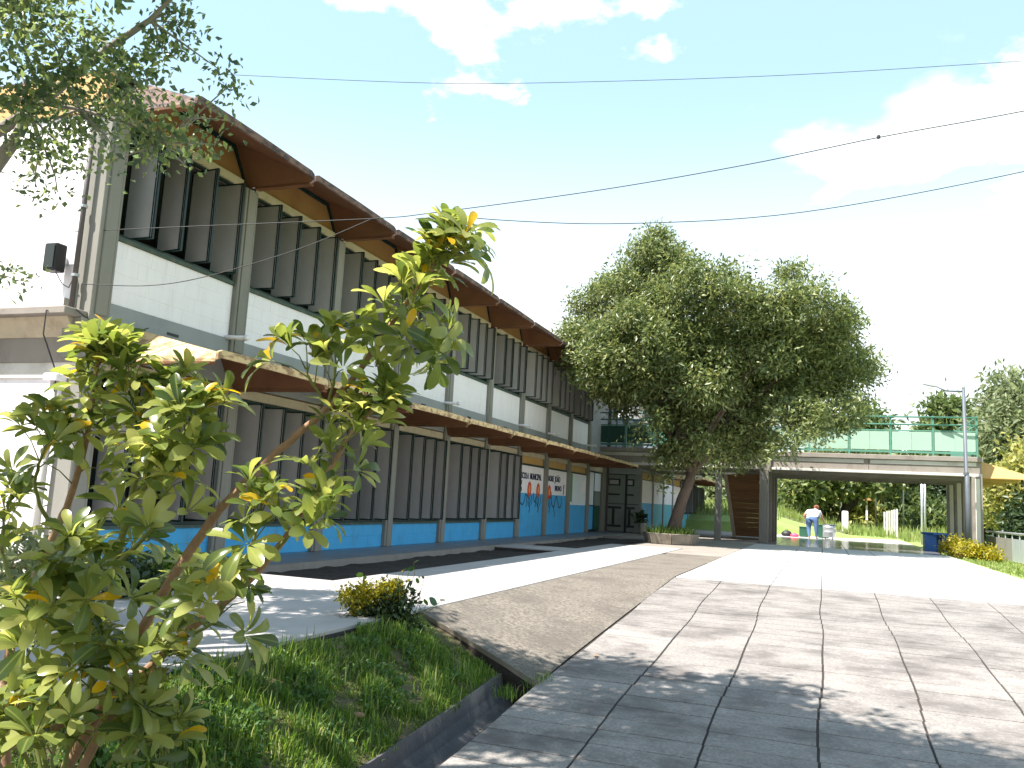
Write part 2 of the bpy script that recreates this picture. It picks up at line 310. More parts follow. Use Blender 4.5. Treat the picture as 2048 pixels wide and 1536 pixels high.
def unit(a): return a/np.maximum(np.linalg.norm(a, axis=-1, keepdims=True), 1e-9)
def leaf_cloud(name, clumps, n_sprigs, per, size, material, spread=.16, droop=.25, width=.42, shell=.55, seed=1, up=.5):
    """many small folded leaves in sprigs through a set of ellipsoid clumps (x,y,z,rx,ry,rz)"""
    R = np.random.default_rng(seed); cl = np.array(clumps, dtype=float)
    vol = (cl[:, 3]*cl[:, 4]*cl[:, 5])**(2/3.); pick = R.choice(len(cl), n_sprigs, p=vol/vol.sum())
    d = unit(R.normal(size=(n_sprigs, 3))); rad = (shell + (1-shell)*R.random((n_sprigs, 1)))*(1+.16*R.normal(size=(n_sprigs, 1)))
    rad = np.where(R.random((n_sprigs, 1)) < .25, rad*R.random((n_sprigs, 1)), rad)
    c = cl[pick, :3] + d*rad*cl[pick, 3:]
    sd = unit(d*.8 + R.normal(size=d.shape)*.5 + [0, 0, .15])            # sprig direction
    C = np.repeat(c, per, 0); SD = np.repeat(sd, per, 0); n = len(C)
    off = R.normal(size=(n, 3))*spread*np.array([1, 1, .75]); P = C + off + SD*(R.random((n, 1))-.3)*spread*1.6
    ax = unit(SD*.8 + R.normal(size=(n, 3))*.75 - [0, 0, droop])          # leaf axis
    nn = R.normal(size=(n, 3))*.7 + [0, 0, up]; nn = unit(nn - ax*np.sum(nn*ax, 1, keepdims=True)); sx = np.cross(ax, nn)
    L = size*(.65+.7*R.random((n, 1))); W = L*width*(.8+.4*R.random((n, 1)))
    V = np.empty((n, 4, 3)); V[:, 0] = P; V[:, 1] = P + ax*L*.45 + sx*W*.5 + nn*W*.18; V[:, 2] = P + ax*L - nn*L*.08; V[:, 3] = P + ax*L*.45 - sx*W*.5 + nn*W*.18
    b = np.arange(n)[:, None]*4
    F = np.concatenate([b+[0, 1, 2], b+[0, 2, 3]], 1).reshape(-1, 3)
    return fast_mesh(name, V.reshape(-1, 3), F, material)

def limb(mb, a, b, r0, r1, wob=.12, n=7, seg=7, rr=rnd, sag=0.):
    a = Vector(a); b = Vector(b); L = (b-a).length; pts = []; rad = []
    ph = rr.random()*6; sd = Vector((rr.uniform(-1, 1), rr.uniform(-1, 1), rr.uniform(-.5, .5)))*L*wob
    for i in range(n):
        t = i/(n-1); p = a.lerp(b, t) + sd*math.sin(t*math.pi)*(.7+.5*math.sin(ph+t*5)) + Vector((0, 0, sag*math.sin(t*math.pi)*L))
        pts.append(p); rad.append(r0+(r1-r0)*t)
    mb.tube(pts, rad, seg); return pts

L_ = 2.4      # bay
HC = .14      # half column

# ================================================================== THE SETTING
_gy = [-60, -8, -4, -2.5, -1.3, 0, 2, 5.5, 600]; _gz = [-.66, -.62, -.57, -.50, -.42, -.32, -.20, 0, 0]
def g(y): return float(np.interp(y, _gy, _gz))
def bank(x, y):      # field behind the walkway rises gently, with a bank at the left
    r = max(0., min(1.3, (y-38)*.030)) if y > 38 else 0.
    if y > 33 and x < 9.5: r += .95*max(0, min(1, (9.5-x)/4.5))**1.3*max(0, min(1, (y-33)/6))
    if y > 75: r += (y-75)*.02
    return min(r, 3.5)
def h(x, y):
    if y > 36: return -.03 + bank(x, y)
    if x < 4.47: return -.2
    if y < -.2 and x < 5.36:
        t = max(0, min(1, (x-4.47)/.89)); return -.045*(1-t) + (g(y)-.03)*t + .03*math.sin(x*9+y*3)*math.sin(y*5)*t*(1-t)*4
    if y < 5.5 and x < 5.72: return g(y)-.55
    if x < 11.27: return g(y)-.16
    if x < 12.9: return g(y)-.02 - .03*(x-11.27)
    return g(y)-.10 - .02*min(20, x-12.9)
def refine(lst, s):
    out_ = []
    for a, b in zip(lst[:-1], lst[1:]):
        n = max(1, int(round((b-a)/s))) if b-a < 60 else 4
        out_ += [a+(b-a)*i/n for i in range(n)]
    return out_+[lst[-1]]
gx = [-900, -200, -60, -20, -8, -2, 1.0] + refine([4.46, 4.47], 1) + refine([4.5, 5.30], .1) + [5.355, 5.365, 5.70, 5.73, 7, 9, 11.26, 11.28, 12.0, 12.88, 12.92, 16, 22, 35, 60, 200, 900]
gy_ = [-300, -40, -12] + refine([-8, -.25], .25) + [-.21, -.19] + refine([.3, 6.3], 1.0) + [12, 20, 30, 35.9, 36.1, 38, 40, 43, 47, 52, 60, 75, 100, 160, 300, 900]
gx = sorted(set(gx)); gy_ = sorted(set(gy_))
gm = MB()
for y in gy_:
    for x in gx: gm.v.append((x, y, h(x, y)))
nx = len(gx)
for j in range(len(gy_)-1):
    for i in range(nx-1):
        gm.f.append((j*nx+i, j*nx+i+1, (j+1)*nx+i+1, (j+1)*nx+i)); gm.mi.append(1 if (gy_[j] > 35 or gx[i] > 11) else 0)
ground = gm.build('ground', [M['lawn'], M['field']]); tag(ground, 'earth and grass ground around the school', kind='structure')

def structure(mb, name, mats, label, parent=None, bevel=0.):
    o = mb.build(name, mats, parent, bevel=bevel); tag(o, label, kind='structure'); return o

# walkway beside the facade: raised base with tiles
mb = MB(); mb.box(-.3, 1.06, -.3, 24.4, -.3, -.022)
walk = structure(mb, 'walkway', M['concrete'], 'raised tiled walkway along the facade')
tm = MB(); tm.box(-.266, .266, -.296, .296, 0, .022); tme = tm.mesh('tile', M['tile'], bevel=.004)
for i in range(41):
    for j in range(2): put('tile', tme, walk, (.27+.54*j, 0.02+.6*i, -.022 + rnd.uniform(-.001, .001)))
mb = MB(); mb.box(1.085, 1.16, -.3, 24.4, -.3, .004); put('kerb', mb.mesh('kerb', M['concrete']), walk)
# soil beds
mb = MB()
def bumpy(mb, x0, x1, y0, y1, z, a, nx_, ny_):
    i0 = len(mb.v)
    for j in range(ny_+1):
        for i in range(nx_+1):
            mb.v.append((x0+(x1-x0)*i/nx_, y0+(y1-y0)*j/ny_, z+rnd.uniform(-a, a)))
    for j in range(ny_):
        for i in range(nx_):
            q = i0+j*(nx_+1)+i; mb.f.append((q, q+1, q+nx_+2, q+nx_+1)); mb.mi.append(0)
bumpy(mb, 1.15, 2.62, 1.2, 9.9, -.085, .02, 8, 40); bumpy(mb, 1.15, 3.0, 11.2, 19.4, -.06, .02, 9, 36)
structure(mb, 'soil_bed', M['soil'], 'dark bare soil bed beside the walkway')
# pale concrete path
mb = MB(); mb.box(-3, 1.08, -8, -.31, -.30, -.03); mb.box(1.165, 2.6, -8, 1.18, -.30, -.03); mb.box(2.64, 4.44, -8, 14.6, -.30, -.03); mb.box(1.165, 2.6, 9.93, 11.15, -.3, -.03)
path = structure(mb, 'path', M['joint'], 'pale concrete path in front of the building')
def slab_mesh(w_, l_, t=.03, material=None, bev=.005):
    mb = MB(); mb.box(-w_/2, w_/2, -l_/2, l_/2, 0, t); return mb.mesh('slab', material, bevel=bev)
cache = {}
def slab(name, parent, x0, x1, y0, y1, z, t, material, rot=None, gap=.008):
    k = (round(x1-x0, 3), round(y1-y0, 3), t, material.name)
    if k not in cache: cache[k] = slab_mesh(x1-x0-gap, y1-y0-gap, t, material)
    return put(name, cache[k], parent, ((x0+x1)/2, (y0+y1)/2, z), rot)
for i in range(9): slab('path_slab', path, 2.63, 4.43, -7.2+2.4*i, -4.8+2.4*i, -.03+rnd.uniform(0, .003), .03, M['path'])
for x0, x1, yy0 in ((-1.3, 1.08, (-7.2, -4.8, -2.4, -.31)), (1.16, 2.63, (-6.45, -4.05, -1.65, 1.18))):
    for a_, b_ in zip(yy0[:-1], yy0[1:]): slab('path_slab', path, x0, x1, a_, b_, -.03, .03, M['path'])
slab('path_slab', path, 1.16, 2.63, 9.93, 11.15, -.03, .03, M['path'])
# aggregate strip, warped between the level path and the falling plaza
mb = MB(); Yn = 30; i0 = 0
for j in range(Yn+1):
    t = j/Yn
    for i in range(5):
        s = i/4; ye = -.35 - .45*s; y = ye + (11.4+.5*s-ye)*t
        x = 4.445 + (5.69-4.445)*s
        z = (-.004)*(1-s) + (g(y)+.003)*s
        mb.v.append((x, y, z))
for j in range(Yn):
    for i in range(4): mb.f.append((j*5+i, j*5+i+1, (j+1)*5+i+1, (j+1)*5+i)); mb.mi.append(0)
# its broken near edge
e0 = len(mb.v)
for i in range(5):
    x, y, z = mb.v[i]; mb.v.append((x+rnd.uniform(-.02, .02), y+rnd.uniform(.0, .03), z-.045)); mb.v.append((x, y+.02, z-.42))
for i in range(4):
    mb.f.append((e0+2*i, e0+2*i+2, i+1, i)); mb.mi.append(1); mb.f.append((e0+2*i+1, e0+2*i+3, e0+2*i+2, e0+2*i)); mb.mi.append(2)
structure(mb, 'aggregate_strip', [M['agg'], M['darkened'], M['soil']], 'exposed aggregate strip between path and plaza')
# near plaza: slabs laid on the falling ramp
mb = MB(); ys = [-12, -8, -4, -2.5, -1.3, 0, 2, 5.48]
for a, b in zip(ys[:-1], ys[1:]): mb.hexa([(5.69, a, g(a)-.3), (11.25, a, g(a)-.3), (11.25, b, g(b)-.3), (5.69, b, g(b)-.3), (5.69, a, g(a)-.009), (11.25, a, g(a)-.009), (11.25, b, g(b)-.009), (5.69, b, g(b)-.009)])
plaza = structure(mb, 'plaza', M['joint'], 'sloping slab paved plaza in the foreground')
xe = [5.70+.668*i for i in range(9)]
near = slab_mesh(.668-.016, .272-.012, .035, M['slab'], .003)
nrow = 0; y = 5.47; rest = MB()
while y > -8:
    yc = y-.136; zc = g(yc); sl_ = math.atan((g(yc+.1)-g(yc-.1))/.2)
    for i in range(8):
        xc = (xe[i]+xe[i+1])/2; px, py, dep = proj((xc, yc, zc))
        seen = -60 < px < 2300 and py < 1590 and dep > .5
        if True:
            wz = .016*math.sin(yc*1.15)+.008*math.sin(yc*2.9+1)
            if seen and nrow < 300 and yc < 1.6:
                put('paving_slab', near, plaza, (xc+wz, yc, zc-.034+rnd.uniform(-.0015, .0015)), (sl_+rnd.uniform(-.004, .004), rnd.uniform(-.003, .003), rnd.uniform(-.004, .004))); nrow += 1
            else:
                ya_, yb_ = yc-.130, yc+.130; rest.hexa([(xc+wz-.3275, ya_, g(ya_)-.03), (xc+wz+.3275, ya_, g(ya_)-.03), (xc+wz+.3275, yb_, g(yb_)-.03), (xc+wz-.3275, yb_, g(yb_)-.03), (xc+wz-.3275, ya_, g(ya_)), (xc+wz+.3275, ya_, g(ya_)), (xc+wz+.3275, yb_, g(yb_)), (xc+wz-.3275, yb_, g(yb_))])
    y -= .272
for a, b in zip(ys[1:-1], ys[2:]): rest.hexa([(11.06, a, g(a)-.2), (11.24, a, g(a)-.2), (11.24, b-.01, g(b)-.2), (11.06, b-.01, g(b)-.2), (11.06, a, g(a)+.004), (11.24, a, g(a)+.004), (11.24, b-.01, g(b)+.004), (11.06, b-.01, g(b)+.004)])
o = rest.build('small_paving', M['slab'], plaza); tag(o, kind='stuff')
# far plaza, level, up to and under the raised walkway
mb = MB(); mb.box(5.69, 11.25, 5.5, 40, -.3, -.034)
fore = structure(mb, 'forecourt', M['joint'], 'level sunlit concrete forecourt below the raised walkway')
yy = [5.5 + 2.65*i for i in range(14)]
for a, b in zip(yy[:-1], yy[1:]):
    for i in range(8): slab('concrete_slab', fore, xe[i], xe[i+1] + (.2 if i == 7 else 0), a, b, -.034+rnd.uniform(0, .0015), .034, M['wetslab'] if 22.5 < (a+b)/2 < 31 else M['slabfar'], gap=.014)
# courtyard between the path and the forecourt
mb = MB(); mb.box(4.45, 5.68, 11.95, 40, -.3, -.004); mb.box(1.2, 4.44, 19.5, 40, -.3, -.006); mb.box(3.02, 4.44, 14.65, 19.45, -.3, -.008)
structure(mb, 'courtyard', M['concrete'], 'shaded concrete courtyard around the tree')
# half round gutter along the plaza's near edge
mb = MB(); ring = []
ysg = [-7 + .3*i for i in range(22)]
for y in ysg:
    z = g(y); row = []
    for k in range(9):
        an = math.pi*k/8; row.append((5.525 - .165*math.cos(an), y, z-.015-.20*math.sin(an)))
    row = [(5.335, y, z-.30), (5.335, y, z+.012), (5.355, y, z+.014)] + row + [(5.692, y, z-.02), (5.692, y, z-.30)]
    i = len(mb.v); mb.v += row; ring.append(i)
nr = 14
for a, b in zip(ring[:-1], ring[1:]):
    for k in range(nr-1): mb.f.append((a+k+1, a+k, b+k, b+k+1)); mb.mi.append(0)
structure(mb, 'gutter', M['gutter'], 'half round concrete gutter beside the plaza')

# grass blades
def blades(name, pts, hgt, material, seed, lean=.5, width=.006):
    R = np.random.default_rng(seed); P = np.array(pts); n = len(P)
    H = np.array(hgt)[:, None]*(.6+.8*R.random((n, 1))); a = R.random(n)*6.283; d = np.stack([np.cos(a), np.sin(a), np.zeros(n)], 1)
    s = np.stack([-np.sin(a), np.cos(a), np.zeros(n)], 1)*width*(.6+.8*R.random((n, 1)))
    ln = lean*R.random((n, 1)); up_ = np.array([0, 0, 1.])
    m1 = P + up_*H*.55 + d*H*ln*.35; tp = P + up_*H*(1-.4*ln) + d*H*ln
    V = np.stack([P-s, P+s, m1+s*.8, m1-s*.8, tp], 1).reshape(-1, 3)
    b = np.arange(n)[:, None]*5
    F = np.concatenate([b+[0, 1, 2], b+[0, 2, 3], b+[3, 2, 4]], 1).reshape(-1, 3)
    return fast_mesh(name, V, F, material)
pts = []; hg = []
tufts = [(NR.uniform(4.5, 5.33), NR.uniform(-5.2, -.5), NR.uniform(.05, .17)) for _ in range(120)]
for _ in range(60000):
    x = NR.uniform(4.44, 5.36); y = NR.uniform(-5.4, -.25)
    if y > -.35-.45*(x-4.445)/1.25 - .05: continue
    if math.sin(x*11+2)*math.sin(y*6.3)+math.sin(y*2.7+x*5) > 1.45: continue      # bare earth patches
    pts.append((x, y, h(x, y)-.01)); hg.append(.022 + .04*abs(math.sin(x*5+y*4))*abs(math.sin(x*2.3-y*3.1)))
for tx, ty, r in tufts:
    for _ in range(70):
        x = tx+NR.normal()*r*.5; y = ty+NR.normal()*r*.5
        if 4.44 < x < 5.345 and y < -.9: pts.append((x, y, h(x, y)-.01)); hg.append(.05+.10*r/.17)
for x0, y0 in ((5.55, -1.05), (5.68, -.60), (5.66, -.75)):       # weeds in the corner of the plaza
    for _ in range(90): pts.append((x0+NR.normal()*.04, y0+NR.normal()*.05, g(y0)-.05)); hg.append(.09)
wd = []
for _ in range(70):
    x = NR.uniform(4.5, 5.3); y = NR.uniform(-5, -1.0); r = NR.uniform(.06, .2); wd.append((x, y, h(x, y)+.015, r, r, .03))
wo = put('ground_weeds', leaf_cloud('ground_weeds', wd, 900, 7, .035, LEAF['weed'], .03, -.1, .6, .2, 15, 1.0)); tag(wo, 'low broad leaved weeds creeping through the grass bank', 'weeds', kind='stuff')
grass = put('grass', blades('grass', pts, hg, LEAF['grass'], 3, .8, .0035)); tag(grass, 'short green grass and weeds on the bank beside the gutter', 'grass', kind='stuff')
pts = []; hg = []
for _ in range(16000):
    y = 37.9 + 30*NR.random()**1.5; x = NR.uniform(-2, 34)
    if x < 11.3 and y < 40.1 and x > 5.7: y += 2.3
    pts.append((x, y, h(x, y)-.02)); hg.append(.35+.2*NR.random())
for _ in range(5000):
    x = NR.uniform(11.35, 12.8); y = NR.uniform(4, 30); pts.append((x, y, h(x, y)-.01)); hg.append(.08)
fg = put('field_grass', blades('field_grass', pts, hg, LEAF['fieldgrass'], 5, .5, .02)); tag(fg, 'tall sunlit grass of the field behind the raised walkway', 'grass', kind='stuff')

# ================================================================== SCHOOL BUILDING
bld = empty('school_building', (0, 0, 0), 'long two storey school building with louvred windows and orange folded eaves', 'building')
bcache = {}
def blockmesh(l_, h_, material):
    k = (round(l_, 3), round(h_, 3), material.name)
    if k not in bcache:
        mb = MB(); mb.box(-.05, 0, -l_/2, l_/2, -h_/2, h_/2); bcache[k] = mb.mesh('block', material, bevel=.004)
    return bcache[k]
def block_wall(parent, x, y0, y1, z0, z1, mats, name='wall_panel', bl=.40, bh=.19, singles=True):
    """backing panel with proud blocks in running bond; mats(z) gives the paint at a height"""
    mb = MB(); mb.box(x-.16, x-.004, y0, y1, z0, z1); wall = mb.build(name, mats((z0+z1)/2), parent)
    n = max(1, round((z1-z0)/bh)); hh = (z1-z0)/n; joined = {}
    for r in range(n):
        zc = z0+hh*(r+.5); y = y0 - (bl/2 if r % 2 else 0)
        while y < y1-.01:
            a = max(y, y0); b = min(y+bl, y1)
            if b-a > .05:
                if singles: put('block', blockmesh(b-a-.006, hh-.006, mats(zc)), wall, (x + rnd.uniform(-.0008, .0008), (a+b)/2, zc))
                else: joined.setdefault(mats(zc).name, (MB(), mats(zc)))[0].box(x-.05, x, a+.003, b-.003, zc-hh/2+.003, zc+hh/2-.003)
            y += bl
    for k, (q, mm) in joined.items(): tag(q.build('block_courses', mm, wall), kind='stuff')
    return wall
wcache = {}
def louvres(parent, x, y0, y1, z0, z1, n=4, deep=.46):
    """window of n upright pivoting boards standing open"""
    fr = MB(); fr.box(x-.06, x-.02, y0, y0+.035, z0, z1); fr.box(x-.06, x-.02, y1-.035, y1, z0, z1); fr.box(x-.06, x-.02, y0+.035, y1-.035, z1-.04, z1); fr.box(x-.06, x-.02, y0+.035, y1-.035, z0, z0+.04)
    win = fr.build('window', M['green_frame'], parent)
    hh = z1-z0-.09; k = (round(hh, 3), deep)
    if k not in wcache:
        p = MB(); p.box(-deep/2+.02, deep/2-.02, -.008, .008, .02, hh-.02)
        f = MB(); f.box(-deep/2, -deep/2+.02, -.016, .016, 0, hh); f.box(deep/2-.02, deep/2, -.016, .016, 0, hh); f.box(-deep/2+.02, deep/2-.02, -.016, .016, 0, .02); f.box(-deep/2+.02, deep/2-.02, -.016, .016, hh-.02, hh)
        f.box(deep/2-.045, deep/2-.035, -.020, .020, .0, hh)
        wcache[k] = (p.mesh('louvre', M['pane']), f.mesh('louvre_frame', M['green_frame']))
    pit = (y1-y0-.07)/n; a0 = rnd.uniform(-.10, .12)
    for i in range(n):
        yc = y0+.035+pit*(i+.56); r = (0, 0, a0+rnd.uniform(-.09, .09)); loc = (x+.015, yc, z0+.045)
        put('louvre', wcache[k][0], win, loc, r); put('louvre_frame', wcache[k][1], win, loc, r)
    return win

def fold_roof(parent, y0, y1, zo, H, x_wall, x_out, x_back, name='roof_fold', inset=.34, th=.035):
    """one bay of folded roofing: full trapezoid trough to the wall, tapering to a thin edge at the eave"""
    def sec(x, hh, ins, dz=0.): return [(x, y0, zo+dz), (x, y0+ins, zo+hh+dz), (x, y1-ins, zo+hh+dz), (x, y1, zo+dz)]
    st = [sec(x_back, H, inset), sec(x_wall, H, inset), sec(x_out, .07, .07)]
    mb = MB()
    for s in st: mb.v += s
    for s in st: mb.v += [(p[0], p[1], p[2]+th) for p in s]
    n = len(st)*4
    for a in range(len(st)-1):
        for k in range(3):
            q = a*4+k; d = (q, q+1, q+5, q+4) if k < 2 else (q+1, q+5, q+4, q)
            for t3 in ((d[0], d[1], d[2]), (d[0], d[2], d[3])):
                mb.f.append(t3); mb.mi.append(0); mb.f.append(tuple(n+z for z in t3[::-1])); mb.mi.append(1)
    e = (len(st)-1)*4
    for k in range(3): mb.f.append((e+k, e+k+1, n+e+k+1, n+e+k)); mb.mi.append(1)
    for a in range(len(st)-1):
        mb.f.append((a*4, a*4+4, n+a*4+4, n+a*4)); mb.mi.append(1); mb.f.append((a*4+7, a*4+3, n+a*4+3, n+a*4+7)); mb.mi.append(1)
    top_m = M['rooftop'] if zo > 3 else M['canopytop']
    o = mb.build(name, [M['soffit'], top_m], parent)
    # stained edge board
    eb = MB(); zc = [rnd.uniform(-.004, .004) for _ in range(9)]
    pr = [(y0, zo+.022), (y0+.07, zo+.05), ((y0+y1)/2, zo+.058), (y1-.07, zo+.05), (y1, zo+.022)]
    for (ya, za), (yb, zb) in zip(pr[:-1], pr[1:]): eb.hexa([(x_out, ya, za), (x_out+.035, ya, za), (x_out+.035, yb, zb), (x_out, yb, zb), (x_out, ya, za+.085), (x_out+.035, ya, za+.085), (x_out+.035, yb, zb+.085), (x_out, yb, zb+.085)])
    eb.build('edge_board', top_m, o)
    # valley strip under the fold
    vb = MB(); vb.box(x_wall+.12, x_out-.03, y0-.05, y0+.05, zo-.03, zo-.004); vb.build('valley_strip', M['soffit'], o)
    return o
def closure(parent, x, y0, y1, z0, zt, ins):
    """orange panel filling the trapezoid above a lintel, with dark green trim"""
    mb = MB(); pts = [(x-.05, y0+.06, z0), (x-.05, y1-.06, z0), (x-.05, y1-ins-.01, zt-.01), (x-.05, y0+ins+.01, zt-.01)]
    mb.prism(pts, (-.03, 0, 0)); c = mb.build('closure_panel', M['closure'], parent)
    tb = MB()
    def strip(a, b, w_):
        a = Vector(a); b = Vector(b); d = (b-a).normalized(); nrm = Vector((0, -d.z, d.y))*w_
        tb.prism([a, b, b+nrm, a+nrm], (.03, 0, 0))
    strip((x-.046, y0+ins+.02, zt-.065), (x-.046, y1-ins-.02, zt-.065), .055)
    strip((x-.044, y1-ins-.03, zt-.06), (x-.044, y1-.10, z0+.01), .05); strip((x-.042, y0+.10, z0+.01), (x-.042, y0+ins+.03, zt-.06), .05)
    tb.build('trim', M['green_frame'], c)

NB = 9
ZU, ZL = 5.20, 2.30          # column heads upper / lower canopy valley
HU, HL = .52, .44
for k in range(NB+1):
    y = k*L_; mb = MB(); mb.box(-.22, .07, y-HC, y+HC, 0, ZU-.03)
    mb.box(.07, .085, y-HC+.05, y+HC-.05, .0, ZL-.04); mb.box(.07, .085, y-HC+.05, y+HC-.05, ZL+.5, ZU-.05)
    mb.build('column', M['column'], bld, bevel=.012)
def wt(z): return M['white']
for k in range(NB):
    a, b = k*L_+HC, (k+1)*L_-HC
    block_wall(bld, .0, a, b, 2.985, 3.735, wt)
    mb = MB(); mb.box(-.10, .03, a, b, 3.737, 3.785); mb.build('sill', M['green_sill'], bld)
    louvres(bld, .0, a, b, 3.787, 5.15)
    mb = MB(); mb.box(-.16, .012, a, b, 5.152, 5.27); mb.build('lintel', M['lintel'], bld)
    closure(bld, .0, k*L_, (k+1)*L_, 5.27, ZU+HU, .34)
    fold_roof(bld, k*L_+.02, (k+1)*L_-.02, ZU, HU, .0, 1.06, -8.0)
    # floor beam with a slot
    fb = MB(); fb.box(-.20, .025, a, b, 2.36, 2.983); fo = fb.build('floor_beam', M['beam'], bld, bevel=.006)
    sb = MB(); sb.box(.026, .032, a+.95, a+1.15, 2.80, 2.835); sb.build('vent_slot', M['black'], fo)
    fold_roof(bld, k*L_+(.20 if k == 0 else .02), (k+1)*L_-.02, ZL, HL, .0, 1.55, -.05, 'canopy_fold', .30)
    mb = MB(); mb.box(-.16, .012, a, b, 2.205, 2.335); mb.build('lintel', M['lintel'], bld)
    closure(bld, -.002, k*L_, (k+1)*L_, 2.337, ZL+HL-.03, .30)
for k, yy_ in ((1, -.32), (4, -.30), (6, -.26), (7, -.22), (9, -.5)):      # white overflow spouts
    y = k*L_+yy_+.12; mb = MB(); mb.tube([(.0, y, 2.99), (.34, y, 2.975)], .032, 8); mb.tube([(.33, y, 2.975), (.38, y, 2.974)], .04, 8); mb.build('drain_spout', M['white'], bld, True)
def bl(z): return M['blue']
for k in range(6):
    a, b = k*L_+HC, (k+1)*L_-HC
    block_wall(bld, .0, a, b, .0, .41, bl, bh=.205)
    mb = MB(); mb.box(-.10, .03, a, b, .412, .45); mb.build('sill', M['green_sill'], bld)
    louvres(bld, .0, a, b, .452, 2.20, deep=.46)
def bw(z): return M['white'] if z > 1.19 else M['blue']
MUR = []
for k in (6, 7, 8):
    a, b = k*L_+HC, (k+1)*L_-HC
    mb = MB(); zs = 1.19 if k < 8 else .92
    lo_ = block_wall(bld, .0, a, b, .0, zs, bl, bh=.198, bl=.44, singles=k < 8)
    hi_ = block_wall(bld, .0, a, b, zs+.002, 1.945, wt, bh=.19, bl=.44, singles=False); MUR.append(hi_)
    mb = MB(); mb.box(-.12, .01, a, b, 1.947, 2.0); mb.build('rail', M['green_frame'], bld)
    mb = MB(); mb.box(-.10, -.04, a, b, 2.0, 2.204); mb.build('transom_panel', M['ochre'], bld)
# glazed end bay beside the doors
y0 = 9*L_+HC
for i, (a, b) in enumerate(((y0+.02, y0+.95), (y0+1.0, y0+1.95))):
    mb = MB(); mb.box(-.10, -.04, a, b, .05, 2.15); fr = mb.build('glazed_leaf', M['green_frame'], bld)
    q = MB(); q.box(-.04, -.02, a+.06, b-.06, .95 if i == 0 else 1.45, 2.10); q.build('pane', M['paper'], fr)
    q = MB(); q.box(-.04, -.02, a+.06, b-.06, .10, .90); q.build('panel', M['blue'] if i == 0 else M['greentable'], fr)
    if i: q = MB(); q.box(-.04, -.022, a+.06, b-.06, .93, 1.42); q.build('pane', M['door'], fr)
mb = MB(); mb.box(-.2, .03, y0+2.0, y0+2.75, 0, 2.36); mb.build('column', M['column'], bld)
mb = MB(); mb.box(-.2, .02, y0, y0+2.75, 2.36, 5.2); mb.build('end_wall', M['beam'], bld)
mb = MB(); mb.box(-.2, .018, y0, y0+2.0, 2.16, 2.355); mb.build('lintel', M['lintel'], bld)
fold_roof(bld, 9*L_+.02, 10*L_-.02, ZU, HU, .0, 1.06, -8.0)
fold_roof(bld, 9*L_+.02, 9*L_+1.0, ZL, HL, .0, 1.55, -.05, 'canopy_fold', .30)
# shell: floors, back wall, partitions
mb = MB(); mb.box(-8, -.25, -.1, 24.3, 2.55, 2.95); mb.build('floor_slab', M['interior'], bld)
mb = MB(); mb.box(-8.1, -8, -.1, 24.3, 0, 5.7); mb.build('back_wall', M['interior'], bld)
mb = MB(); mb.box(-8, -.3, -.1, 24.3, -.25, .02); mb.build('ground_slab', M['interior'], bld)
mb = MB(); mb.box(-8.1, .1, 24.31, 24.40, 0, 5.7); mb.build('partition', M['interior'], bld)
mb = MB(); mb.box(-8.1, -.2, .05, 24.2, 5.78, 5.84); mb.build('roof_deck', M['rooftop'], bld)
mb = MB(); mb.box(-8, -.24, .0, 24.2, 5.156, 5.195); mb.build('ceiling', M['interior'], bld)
# gable end
gz = -.12
mb = MB(); mb.box(-8.1, -.222, gz, gz+.12, 2.97, 5.20); mb.build('gable_wall', M['white'], bld)
mb = MB(); mb.box(-8.1, -.224, gz-.005, gz+.12, 0, 2.06); mb.build('gable_wall', M['white'], bld)
mb = MB(); mb.prism([(-8.1, gz+.1, 5.202), (-8.1, gz+.1, 5.70), (-8.1, gz+.02, 5.70), (-8.1, gz-.03, 5.202)], (8.0, 0, 0)); mb.build('gable_fascia', M['ochre'], bld)
mb = MB(); mb.box(-8.1, -.02, gz-.032, gz+.12, 2.062, 2.24); mb.build('gable_beam', M['concrete_pale'], bld)
mb = MB(); mb.box(-8.1, -.10, gz-.05, gz+.12, 2.242, 2.52); mb.build('gable_beam', M['concrete'], bld)
mb = MB(); mb.prism([(-8.1, gz+.1, 2.522), (-8.1, gz+.1, 2.73), (-8.1, gz-.20, 2.73), (-8.1, gz-.06, 2.522)], (8.04, 0, 0)); mb.build('gable_cove', M['lintel'], bld)
mb = MB(); mb.box(-8.1, .03, gz-.32, gz+.1, 2.732, 2.815); mb.build('ledge', M['concrete'], bld, bevel=.008)
mb = MB(); mb.box(-8.1, -.25, gz-.10, gz-.002, 2.817, 2.965); mb.build('upstand', M['concrete_pale'], bld)
mb = MB(); mb.box(-.2, .072, gz-.12, gz-.022, 2.3, 2.73); mb.build('corner_block', M['column'], bld)
# downpipes
mb = MB(); mb.tube([(-.13, gz-.10, 5.15), (-.13, gz-.10, 2.83)], .028, 10); p_ = mb.build('downpipe', M['pipebrown'], bld, True)
for z in (3.2, 4.0, 4.8): q = MB(); q.tube([(-.13, gz-.10, z), (-.13, gz-.10, z+.03)], .043, 10); q.build('pipe_clip', M['steel'], p_)
mb = MB(); mb.tube([(-.25, gz-.09, 2.02), (-.25, gz-.09, .02)], .04, 10); p_ = mb.build('downpipe', M['concrete_pale'], bld, True)
q = MB(); q.box(-.34, -.14, gz-.17, gz-.02, 2.02, 2.10); q.build('pipe_head', M['white'], p_, bevel=.01)
mb = MB(); mb.tube([(-.22, gz-.09, 2.80), (-.21, gz-.34, 2.76), (-.21, gz-.34, 2.5), (-.20, gz-.12, 2.1), (-.2, gz-.12, 1.9)], .008, 6); mb.build('hanging_cable', M['cable'], bld)

